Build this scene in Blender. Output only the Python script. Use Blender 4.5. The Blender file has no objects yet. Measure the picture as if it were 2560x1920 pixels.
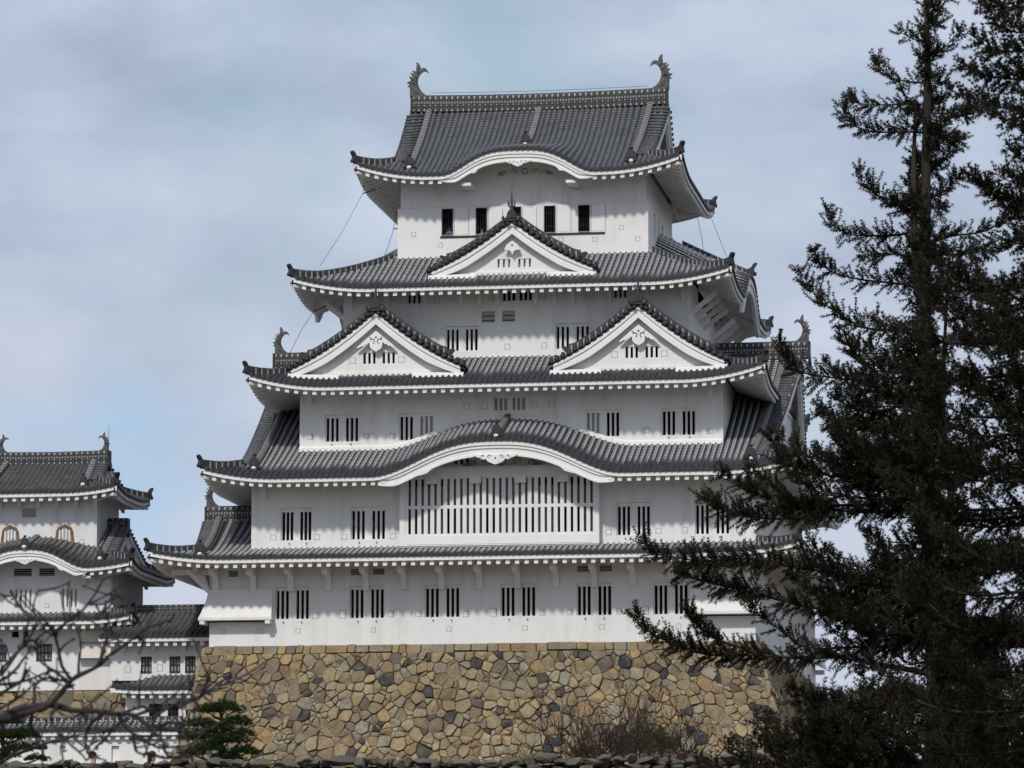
import bpy, math, random
import numpy as np
from mathutils import Matrix, Vector
random.seed(7); np.random.seed(7)
S = bpy.context.scene
COL = S.collection

# ------------------------------------------------------------------ camera
CAMP = Vector((36.448, -229.903, -17.796))
FPX = 10400.0
TH = math.atan(1451/FPX); PH = math.atan(1643*math.cos(TH)/FPX)
_h = Vector((-math.sin(PH), math.cos(PH), 0)); _F = _h*math.cos(TH)+Vector((0, 0, 1))*math.sin(TH)
_R = Vector((math.cos(PH), math.sin(PH), 0)); _U = _R.cross(_F)
cd = bpy.data.cameras.new('camera'); cam = bpy.data.objects.new('camera', cd); COL.objects.link(cam)
cam.matrix_world = Matrix(((_R.x, _U.x, -_F.x, CAMP.x), (_R.y, _U.y, -_F.y, CAMP.y), (_R.z, _U.z, -_F.z, CAMP.z), (0, 0, 0, 1)))
cd.sensor_width = 36; cd.lens = FPX/2560*36; cd.clip_start = .5; cd.clip_end = 4000
cd.dof.use_dof = True; cd.dof.focus_distance = 225; cd.dof.aperture_fstop = 9.0
S.camera = cam
S.view_settings.view_transform = 'Standard'; S.view_settings.look = 'None'
S.view_settings.exposure = 0.32; S.view_settings.gamma = 1

# ------------------------------------------------------------------ sky and sun
SUN_EL, SUN_AZ = math.radians(44), math.radians(192)   # azimuth measured from +Y clockwise
w = bpy.data.worlds.new('World'); S.world = w; w.use_nodes = True
N = w.node_tree.nodes; Lk = w.node_tree.links; N.clear()
def nn(t, **k):
    n = N.new(t)
    for a, b in k.items(): setattr(n, a, b)
    return n
out = nn('ShaderNodeOutputWorld'); bg = nn('ShaderNodeBackground'); sky = nn('ShaderNodeTexSky')
sky.sky_type = 'NISHITA'; sky.sun_disc = False; sky.sun_elevation = SUN_EL; sky.sun_rotation = SUN_AZ
sky.air_density = 1.2; sky.dust_density = 1.5; sky.ozone_density = 1.0
tc = nn('ShaderNodeTexCoord'); mp = nn('ShaderNodeMapping'); mp.inputs['Scale'].default_value = (1, 1, 2.0)
n1 = nn('ShaderNodeTexNoise'); n1.inputs['Scale'].default_value = 6.5; n1.inputs['Detail'].default_value = 4; n1.inputs['Roughness'].default_value = .5; n1.inputs['Distortion'].default_value = .5
n2 = nn('ShaderNodeTexNoise'); n2.inputs['Scale'].default_value = 20; n2.inputs['Detail'].default_value = 7; n2.inputs['Roughness'].default_value = .5
r1 = nn('ShaderNodeValToRGB'); r1.color_ramp.elements[0].position = .30; r1.color_ramp.elements[1].position = .46
cc = nn('ShaderNodeValToRGB')
cc.color_ramp.elements[0].position = .28; cc.color_ramp.elements[0].color = (3.6, 4.4, 5.8, 1)
cc.color_ramp.elements[1].position = .70; cc.color_ramp.elements[1].color = (5.7, 6.45, 7.75, 1)
sg = nn('ShaderNodeMixRGB', blend_type='MULTIPLY'); sg.inputs['Fac'].default_value = 1; sg.inputs['Color2'].default_value = (1.15, 1.15, 1.05, 1)
# clouds thin out to a pale warm-white band near the horizon
sx = nn('ShaderNodeSeparateXYZ'); hz = nn('ShaderNodeMapRange'); hz.inputs['From Min'].default_value = .02; hz.inputs['From Max'].default_value = .20
hz.inputs['To Min'].default_value = .75; hz.inputs['To Max'].default_value = 0.0
mx = nn('ShaderNodeMixRGB'); mh = nn('ShaderNodeMixRGB'); mh.inputs['Color2'].default_value = (6.9, 7.1, 8.2, 1)
Lk.new(tc.outputs['Generated'], mp.inputs[0]); Lk.new(mp.outputs[0], n1.inputs['Vector']); Lk.new(mp.outputs[0], n2.inputs['Vector'])
Lk.new(n1.outputs['Fac'], r1.inputs[0]); Lk.new(n2.outputs['Fac'], cc.inputs[0])
Lk.new(sky.outputs[0], sg.inputs['Color1'])
Lk.new(r1.outputs[0], mx.inputs['Fac']); Lk.new(sg.outputs[0], mx.inputs['Color1']); Lk.new(cc.outputs[0], mx.inputs['Color2'])
Lk.new(tc.outputs['Generated'], sx.inputs[0]); Lk.new(sx.outputs['Z'], hz.inputs['Value'])
# a thin place in the cloud where pale blue sky shows
cdv = (_F+_R*((270-1280)/FPX)-_U*((1210-960)/FPX)).normalized()
sv = nn('ShaderNodeVectorMath', operation='SUBTRACT'); sv.inputs[1].default_value = cdv; Lk.new(tc.outputs['Generated'], sv.inputs[0])
sm = nn('ShaderNodeVectorMath', operation='MULTIPLY'); sm.inputs[1].default_value = (.75, .75, 1.0); Lk.new(sv.outputs[0], sm.inputs[0])
sl_ = nn('ShaderNodeVectorMath', operation='LENGTH'); Lk.new(sm.outputs[0], sl_.inputs[0])
n3 = nn('ShaderNodeTexNoise'); n3.inputs['Scale'].default_value = 38; n3.inputs['Detail'].default_value = 4; Lk.new(mp.outputs[0], n3.inputs['Vector'])
ad = nn('ShaderNodeMath', operation='MULTIPLY_ADD'); ad.inputs[1].default_value = .05; Lk.new(n3.outputs['Fac'], ad.inputs[0]); Lk.new(sl_.outputs['Value'], ad.inputs[2])
cm = nn('ShaderNodeMapRange'); cm.inputs['From Min'].default_value = .026; cm.inputs['From Max'].default_value = .060; cm.inputs['To Min'].default_value = .75; cm.inputs['To Max'].default_value = 0; cm.interpolation_type = 'SMOOTHSTEP'; Lk.new(ad.outputs[0], cm.inputs['Value'])
mb2 = nn('ShaderNodeMixRGB'); mb2.inputs['Color2'].default_value = (4.0, 6.0, 8.2, 1); Lk.new(cm.outputs[0], mb2.inputs['Fac'])
mf = nn('ShaderNodeMath', operation='MULTIPLY'); Lk.new(hz.outputs[0], mf.inputs[0]); Lk.new(r1.outputs[0], mf.inputs[1])
Lk.new(mf.outputs[0], mh.inputs['Fac']); Lk.new(mx.outputs[0], mh.inputs['Color1'])
Lk.new(mh.outputs[0], mb2.inputs['Color1']); Lk.new(mb2.outputs[0], bg.inputs['Color']); bg.inputs['Strength'].default_value = .08
Lk.new(bg.outputs[0], out.inputs[0])
sd = bpy.data.lights.new('sun', 'SUN'); sd.energy = 2.1; sd.angle = math.radians(4); sd.color = (1, .96, .9)
sun = bpy.data.objects.new('sun', sd); COL.objects.link(sun)
_sv = Vector((math.sin(SUN_AZ)*math.cos(SUN_EL), math.cos(SUN_AZ)*math.cos(SUN_EL), math.sin(SUN_EL)))
sun.rotation_euler = _sv.to_track_quat('Z', 'Y').to_euler()

# ------------------------------------------------------------------ helpers
def tag(o, label=None, cat=None, group=None, kind=None):
    if label: o['label'] = label
    if cat: o['category'] = cat
    if group: o['group'] = group
    if kind: o['kind'] = kind
    return o
def empty(name, loc, label, cat, group=None):
    o = bpy.data.objects.new(name, None); COL.objects.link(o); o.location = loc
    return tag(o, label, cat, group)
class MB:
    def __init__(s): s.v = []; s.f = []; s.m = []; s.a = []; s.smooth = []; s.mk = []
    def add(s, vs, fs, m=0, at=None, sm=False):
        b = len(s.v); s.v += [tuple(p) for p in vs]; s.f += [tuple(b+i for i in f) for f in fs]
        s.m += [m]*len(fs); s.smooth += [sm]*len(fs)
        s.a += at if at is not None else [(0, 0, 0)]*len(vs)
    def mark(s):
        """start a new separate piece"""
        if s.v and (not s.mk or s.mk[-1] != (len(s.v), len(s.f))): s.mk.append((len(s.v), len(s.f)))
    def quad(s, a, b, c, d, m=0, at=None): s.add([a, b, c, d], [(0, 1, 2, 3)], m, at)
    def box(s, x0, x1, y0, y1, z0, z1, m=0):
        s.add([(x0, y0, z0), (x1, y0, z0), (x1, y1, z0), (x0, y1, z0), (x0, y0, z1), (x1, y0, z1), (x1, y1, z1), (x0, y1, z1)],
              [(0, 3, 2, 1), (4, 5, 6, 7), (0, 1, 5, 4), (1, 2, 6, 5), (2, 3, 7, 6), (3, 0, 4, 7)], m)
    def hexa(s, p, m=0): s.add(p, [(0, 3, 2, 1), (4, 5, 6, 7), (0, 1, 5, 4), (1, 2, 6, 5), (2, 3, 7, 6), (3, 0, 4, 7)], m)
    def prism(s, pts, y0, y1, m=0, tr=None):
        """outline (x,z) extruded y0..y1"""
        n = len(pts); vs = [(p[0], y0, p[1]) for p in pts]+[(p[0], y1, p[1]) for p in pts]
        if tr: vs = [tr(q) for q in vs]
        s.add(vs, [tuple(range(n)), tuple(range(2*n-1, n-1, -1))]+[(i, i+n, (i+1) % n+n, (i+1) % n) for i in range(n)], m)
    def tube(s, path, rad, m=0, seg=6, cap=True, sm=True, at=None):
        path = [Vector(p) for p in path]; n = len(path); vs = []
        if not hasattr(rad, '__len__'): rad = [rad]*n
        for i, p in enumerate(path):
            t = (path[min(i+1, n-1)]-path[max(i-1, 0)]).normalized()
            a = t.cross(Vector((0, 0, 1)) if abs(t.z) < .9 else Vector((0, 1, 0))).normalized(); b = a.cross(t)
            for k in range(seg):
                an = 2*math.pi*k/seg; vs.append(p+(a*math.cos(an)+b*math.sin(an))*rad[i])
        fs = [(i*seg+k, i*seg+(k+1) % seg, (i+1)*seg+(k+1) % seg, (i+1)*seg+k) for i in range(n-1) for k in range(seg)]
        if cap: fs += [tuple(range(seg-1, -1, -1)), tuple(range((n-1)*seg, n*seg))]
        s.add(vs, fs, m, sm=sm)
    def build(s, name, mats, parent=None, attr=False):
        if s.mk:
            st = [(0, 0)]+s.mk+[(len(s.v), len(s.f))]; first = None
            for (v0, f0), (v1, f1) in zip(st, st[1:]):
                if f1 <= f0: continue
                q = MB(); q.v = s.v[v0:v1]; q.f = [tuple(i-v0 for i in f) for f in s.f[f0:f1]]; q.m = s.m[f0:f1]; q.smooth = s.smooth[f0:f1]; q.a = s.a[v0:v1]
                o = q.build(name, mats, parent, attr); first = first or o
            return first
        me = bpy.data.meshes.new(name); me.from_pydata(s.v, [], s.f)
        for mt in (mats if isinstance(mats, (list, tuple)) else [mats]): me.materials.append(mt)
        me.polygons.foreach_set('material_index', s.m); me.polygons.foreach_set('use_smooth', s.smooth)
        if attr:
            a = me.attributes.new('rt', 'FLOAT_VECTOR', 'POINT'); a.data.foreach_set('vector', np.array(s.a, dtype=np.float32).ravel())
        me.validate(); me.update()
        o = bpy.data.objects.new(name, me); COL.objects.link(o)
        if parent:
            o.parent = parent
            if parent.type == 'EMPTY': o.matrix_parent_inverse = Matrix.Translation(-Vector(parent.location))
        return o

# ------------------------------------------------------------------ materials
def mat(name, rough=.8, spec=.3):
    m = bpy.data.materials.new(name); m.use_nodes = True; nt = m.node_tree
    b = nt.nodes['Principled BSDF']; b.inputs['Roughness'].default_value = rough; b.inputs['Specular IOR Level'].default_value = spec
    return m, nt, b
class G:
    """tiny node-graph helper"""
    def __init__(s, nt): s.nt = nt
    def n(s, t, **k):
        x = s.nt.nodes.new(t)
        for a, b in k.items():
            if a.startswith('i_'): x.inputs[a[2:].replace('_', ' ')].default_value = b
            else: setattr(x, a, b)
        return x
    def l(s, a, b): s.nt.links.new(a, b)
    def math(s, op, a, b=0, c=None):
        x = s.n('ShaderNodeMath', operation=op)
        for i, v in enumerate((a, b) if c is None else (a, b, c)):
            if isinstance(v, (int, float)): x.inputs[i].default_value = v
            else: s.l(v, x.inputs[i])
        return x.outputs[0]
    def mix(s, f, a, b, bt='MIX'):
        x = s.n('ShaderNodeMixRGB', blend_type=bt)
        for i, v in enumerate((f, a, b)):
            if isinstance(v, (int, float)): x.inputs[i].default_value = v
            elif isinstance(v, tuple): x.inputs[i].default_value = v
            else: s.l(v, x.inputs[i])
        return x.outputs[0]
    def noise(s, sc, vec=None, det=4, rough=.55, dist=0):
        x = s.n('ShaderNodeTexNoise'); x.inputs['Scale'].default_value = sc; x.inputs['Detail'].default_value = det
        x.inputs['Roughness'].default_value = rough; x.inputs['Distortion'].default_value = dist
        if vec is not None: s.l(vec, x.inputs['Vector'])
        return x.outputs['Fac']
    def ramp(s, f, *st):
        x = s.n('ShaderNodeValToRGB'); e = x.color_ramp.elements
        while len(e) < len(st): e.new(.5)
        for i, (p, c) in enumerate(st):
            e[i].position = p; e[i].color = (c if isinstance(c, tuple) else (c, c, c))+(1,)
        s.l(f, x.inputs[0]); return x.outputs[0]
    def obj(s, sc=(1, 1, 1)):
        t = s.n('ShaderNodeTexCoord'); m = s.n('ShaderNodeMapping'); m.inputs['Scale'].default_value = sc
        s.l(t.outputs['Object'], m.inputs[0]); return m.outputs[0]
    def bump(s, h, b, st=.3, d=.03):
        x = s.n('ShaderNodeBump'); x.inputs['Strength'].default_value = st; x.inputs['Distance'].default_value = d
        s.l(h, x.inputs['Height']); s.l(x.outputs[0], b.inputs['Normal'])

def m_plaster(name='white_plaster', base=(.77, .757, .742), dirt=(.50, .475, .44), amt=.55):
    m, nt, b = mat(name, .85, .2); g = G(nt)
    streak = g.noise(1.0, g.obj((1.6, 1.6, .12)), 5, .6); blot = g.noise(.35, g.obj(), 4, .6); fine = g.noise(9, g.obj(), 3, .6)
    f = g.math('MULTIPLY', g.ramp(streak, (.42, 0.), (.70, 1.)), g.ramp(blot, (.38, 0.), (.62, 1.)))
    c = g.mix(g.math('MULTIPLY', f, amt), base+(1,), dirt+(1,))
    c = g.mix(g.math('MULTIPLY', g.ramp(fine, (.4, 0.), (.7, 1.)), .10), c, (.55, .55, .56, 1))
    g.l(c, b.inputs['Base Color']); g.bump(fine, b, .12, .01); return m
PL = m_plaster(); PL2 = m_plaster('board_plaster', (.79, .78, .765), (.55, .53, .5), .35)
def m_flat(name, c, rough=.8, n=.25, sc=4, spec=.3):
    m, nt, b = mat(name, rough, spec); g = G(nt); f = g.noise(sc, g.obj(), 5, .6)
    dk = tuple(v*(1-n) for v in c)+(1,); lt = tuple(min(1, v*(1+n)) for v in c)+(1,)
    g.l(g.mix(g.ramp(f, (.3, 0.), (.7, 1.)), dk, lt), b.inputs['Base Color']); return m
DARK = m_flat('dark_interior', (.006, .006, .007)); PALE = m_flat('shutter_board', (.42, .41, .385), n=.1)  # DARK: near-black sheets standing in for the unlit space behind openings and gaps
WOOD = m_flat('dark_timber', (.045, .032, .028)); IRON = m_flat('iron_bar', (.02, .018, .018)); ORN = m_flat('dark_ridge_clay', (.034, .035, .038), .6, .35, 6)
GOLD = m_flat('gilded_brown_frame', (.20, .105, .032), .5, .55, 9); VERG = m_flat('verge_tile', (.082, .083, .09), .6, .5, 7); BRZ = m_flat('fish_bronze_tile', (.085, .085, .088), .55, .4, 5)
def m_tile(name, base=(.030, .032, .038), lich=0.0):
    """roof tile: rt = (across row 0..1, metres up from eave, plaster amount)"""
    m, nt, b = mat(name, .75, .15); g = G(nt); at = g.n('ShaderNodeAttribute', attribute_name='rt'); sp = g.n('ShaderNodeSeparateXYZ'); g.l(at.outputs['Vector'], sp.inputs[0])
    u, v, wt = sp.outputs
    ab = g.math('ABSOLUTE', g.math('SUBTRACT', u, .5))                      # 0 centre .. .5 edge
    fr = g.math('FRACT', g.math('DIVIDE', v, .27))
    joint = g.math('GREATER_THAN', fr, g.math('SUBTRACT', .74, g.math('MULTIPLY', ab, .25)))
    side = g.math('GREATER_THAN', ab, .27)
    msk = g.math('MAXIMUM', joint, side)
    nz = g.noise(1.3, g.obj(), 5, .65); big = g.noise(.45, g.obj(), 4, .6); fine = g.noise(14, g.obj(), 2, .5)
    wv = g.math('ADD', wt, g.math('MULTIPLY', g.math('SUBTRACT', nz, .5), .9))
    wv = g.n('ShaderNodeClamp'); 
    g.l(g.math('ADD', wt, g.math('MULTIPLY', g.math('SUBTRACT', nz, .5), g.math('MULTIPLY', wt, 1.2))), wv.inputs[0])
    thin = g.math('MULTIPLY', msk, wv.outputs[0])
    c0 = g.mix(g.ramp(fine, (.3, 0.), (.7, 1.)), tuple(x*.6 for x in base)+(1,), tuple(x*1.5 for x in base)+(1,))
    mot = g.noise(3.1, g.obj((1, .5, .5)), 5, .7); c0 = g.mix(g.math('MULTIPLY', g.ramp(mot, (.48, 0.), (.68, 1.)), .7), c0, (.085, .088, .098, 1))
    c0 = g.mix(g.ramp(big, (.35, 0.), (.7, 1.)), c0, tuple(x*1.35+.01 for x in base)+(1,))
    if lich: c0 = g.mix(g.math('MULTIPLY', g.ramp(nz, (.4, 0.), (.65, 1.)), lich), c0, (.085, .075, .058, 1))
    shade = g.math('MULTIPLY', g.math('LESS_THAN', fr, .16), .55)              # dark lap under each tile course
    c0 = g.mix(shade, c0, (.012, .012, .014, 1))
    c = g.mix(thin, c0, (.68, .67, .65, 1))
    g.l(c, b.inputs['Base Color']); return m
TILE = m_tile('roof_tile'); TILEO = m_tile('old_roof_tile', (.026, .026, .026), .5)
def m_ridge(name='ridge_tile'):
    """rt = (length along, height fraction, -)"""
    m, nt, b = mat(name, .65, .3); g = G(nt); at = g.n('ShaderNodeAttribute', attribute_name='rt'); sp = g.n('ShaderNodeSeparateXYZ'); g.l(at.outputs['Vector'], sp.inputs[0])
    u, v, kind = sp.outputs
    def band(lo, hi): return g.math('MULTIPLY', g.math('GREATER_THAN', v, lo), g.math('LESS_THAN', v, hi))
    tick = g.math('LESS_THAN', g.math('FRACT', g.math('DIVIDE', u, .34)), .27)
    dots = g.math('LESS_THAN', g.math('FRACT', g.math('DIVIDE', u, .17)), .42)
    a = g.math('MULTIPLY', tick, g.math('MAXIMUM', band(.78, .93), band(.02, .16)))
    d = g.math('MULTIPLY', dots, band(.5, .62)); d2 = g.math('MULTIPLY', tick, band(.36, .42))
    big = g.math('MAXIMUM', a, g.math('MAXIMUM', d, d2))
    small = g.math('MULTIPLY', g.math('LESS_THAN', g.math('FRACT', g.math('DIVIDE', u, .40)), .24), band(.1, .85))
    msk = g.mix(g.math('MINIMUM', kind, 1), big, small)
    chev = g.math('LESS_THAN', g.math('FRACT', g.math('SUBTRACT', g.math('DIVIDE', u, .27), g.math('MULTIPLY', v, .8))), .38)
    msk = g.mix(g.math('GREATER_THAN', kind, 1.5), msk, g.math('MULTIPLY', chev, .9))
    lay = g.math('MULTIPLY', g.math('LESS_THAN', g.math('FRACT', g.math('MULTIPLY', v, 7)), .3), .5)
    nz = g.noise(3, g.obj(), 4, .6)
    c0 = g.mix(g.ramp(nz, (.3, 0.), (.7, 1.)), (.026, .026, .028, 1), (.07, .07, .075, 1)); c0 = g.mix(lay, c0, (.012, .012, .013, 1))
    g.l(g.mix(g.math('MULTIPLY', msk, .62), c0, (.50, .49, .47, 1)), b.inputs['Base Color']); return m
RIDGE = m_ridge()
def m_stone(name, cols, moss=0.0):
    m, nt, b = mat(name, .9, .15); g = G(nt); gi = g.n('ShaderNodeNewGeometry')
    c = g.ramp(gi.outputs['Random Per Island'], *cols)
    nt.nodes[-1].color_ramp.interpolation = 'LINEAR'
    n1 = g.noise(1.1, g.obj(), 6, .65); n2 = g.noise(6, g.obj(), 5, .7); n3 = g.noise(.18, g.obj(), 3, .5)
    c = g.mix(g.math('MULTIPLY', g.ramp(n1, (.42, 0.), (.66, 1.)), .70), c, (.20, .15, .10, 1))
    c = g.mix(g.math('MULTIPLY', g.ramp(n2, (.40, 0.), (.66, 1.)), .45), c, (.085, .075, .065, 1))
    c = g.mix(g.math('MULTIPLY', g.ramp(n3, (.45, 0.), (.7, 1.)), .22), c, (.12, .11, .10, 1))
    if moss: c = g.mix(g.math('MULTIPLY', g.ramp(n1, (.5, 0.), (.62, 1.)), moss), c, (.13, .14, .09, 1))
    g.l(c, b.inputs['Base Color']); g.bump(n2, b, .9, .07); return m
STONE = m_stone('ochre_stone', [(0, (.38, .29, .155)), (.10, (.25, .20, .135)), (.2, (.45, .33, .16)), (.32, (.28, .245, .175)), (.42, (.42, .34, .205)), (.52, (.31, .205, .115)), (.62, (.46, .33, .16)), (.72, (.31, .30, .23)), (.82, (.41, .28, .135)), (.89, (.19, .155, .12)), (.93, (.032, .037, .044)), (1, (.045, .05, .056))])
CHINK = m_stone('pale_filler_stone', [(0, (.44, .37, .26)), (.5, (.50, .45, .36)), (1, (.27, .20, .12))])
MORT = m_flat('dark_joint', (.05, .040, .030))  # dark core colour showing between the stones
ROCK = m_stone('mossy_grey_rock', [(0, (.095, .088, .075)), (.3, (.13, .12, .10)), (.5, (.065, .065, .065)), (.7, (.12, .105, .085)), (1, (.085, .085, .08))], .5)

def lerp(a, b, t): return a+(b-a)*t
def sstep(a, b, x):
    t = min(1, max(0, (x-a)/(b-a))); return t*t*(3-2*t)

# ------------------------------------------------------------------ wall faces with real openings
def wall_face(mb, P, x0, x1, zb, zt, holes=(), dp=.2, brk=(), m=0):
    """P(x,z,depth)->point; zb, zt numbers or functions; holes (xa,xb,za,zb)"""
    fb = zb if callable(zb) else (lambda x: zb); ft = zt if callable(zt) else (lambda x: zt)
    xs = sorted(set([x0, x1]+[h[i] for h in holes for i in (0, 1) if x0 < h[i] < x1]+[b for b in brk if x0 < b < x1]))
    for a, c in zip(xs, xs[1:]):
        mid = (a+c)/2; hs = sorted([(h[2], h[3]) for h in holes if h[0] <= mid <= h[1]])
        lo = None
        segs = []; cur = 'b'
        for ha, hb in hs: segs.append((cur, ha)); cur = hb
        segs.append((cur, 't'))
        for s0, s1 in segs:
            za = fb(a) if s0 == 'b' else s0; zc = fb(c) if s0 == 'b' else s0
            ta = ft(a) if s1 == 't' else s1; t2 = ft(c) if s1 == 't' else s1
            if max(ta-za, t2-zc) > 1e-4: mb.quad(P(a, za, 0), P(c, zc, 0), P(c, t2, 0), P(a, ta, 0), m)
    for xa, xb, za, zc in holes:
        for p, q in (((xa, za), (xb, za)), ((xb, za), (xb, zc)), ((xb, zc), (xa, zc)), ((xa, zc), (xa, za))):
            mb.quad(P(*p, 0), P(*q, 0), P(*q, dp), P(*p, dp), m)
def front(Y): return lambda x, z, d: (x, Y+d, z)
def right(X): return lambda y, z, d: (X-d, y, z)
def slots(x0, x1, z0, z1, n=3, sw=.155):
    """n slots evenly placed, first and last flush with the ends"""
    if n == 1: return [(x0, x0+sw, z0, z1)]
    st = (x1-x0-sw)/(n-1); return [(x0+i*st, x0+i*st+sw, z0, z1) for i in range(n)]
def window(parent, P, x0, x1, z0, z1, groups=(True, True), top=.16, rec=.13, sw=.16, n=3, cen=.22, label=None, name='barred_window'):
    """white slotted window set back in its opening; groups: True = dark open slots, False = closed pale shutters"""
    mb = MB(); Q = lambda x, z, d: P(x, z, rec+d); hs = []; w_ = x1-x0; k = len(groups)
    gw = (w_-.12-(k-1)*w_*cen)/k; bk = MB()
    for i, g_ in enumerate(groups):
        a = x0+.06+i*(gw+w_*cen); s_ = slots(a, a+gw, z0+.03, z1-top, n, sw); hs += s_
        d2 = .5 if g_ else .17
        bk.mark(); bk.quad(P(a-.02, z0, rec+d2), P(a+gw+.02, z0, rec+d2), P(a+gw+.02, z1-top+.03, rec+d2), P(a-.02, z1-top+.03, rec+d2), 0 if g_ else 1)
    wall_face(mb, Q, x0, x1, z0, z1, hs, .16)
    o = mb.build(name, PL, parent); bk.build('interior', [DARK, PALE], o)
    if label: o['label'] = label
    return o
_lh = {}
def loophole(parent, P, x, z, sz=.27, h=None, vis=True):
    h = h or sz; key = (sz, h)
    mb = MB(); a, b_ = x-sz/2, x+sz/2; c, d = z-h/2, z+h/2
    # thin raised lid; the shadow gap round it is painted on as grey strips
    mb.quad(P(a, c, -.012), P(b_, c, -.012), P(b_, d, -.012), P(a, d, -.012), 0)
    t = .035
    for q in (((a-t, c-t), (a, d+t)), ((b_, c-t), (b_+t, d+t)), ((a, d), (b_, d+t)), ((a, c-t*.6), (b_, c))):
        (xa, za), (xb, zb) = q
        mb.quad(P(xa, za, -.006), P(xb, za, -.006), P(xb, zb, -.006), P(xa, zb, -.006), 1)
        mb.quad(P(xa, za, -.006), P(xb, za, -.006), P(xb, za, -.002), P(xa, za, -.002), 1)
    return mb.build('loophole', [PL, LOOPG], parent)
LOOPG = m_flat('grey_plaster_groove_shade', (.33, .33, .335), n=.2)  # plain grey parts too; in grooves and gaps it paints their shade
def bolt_holes(parent, P, pts):
    mb = MB()
    for x, z in pts:
        mb.mark(); mb.tube([P(x, z, -.10), P(x, z, .02)], .035, 0, 5)
    return mb.build('window_peg', [WOOD], parent)

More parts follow.
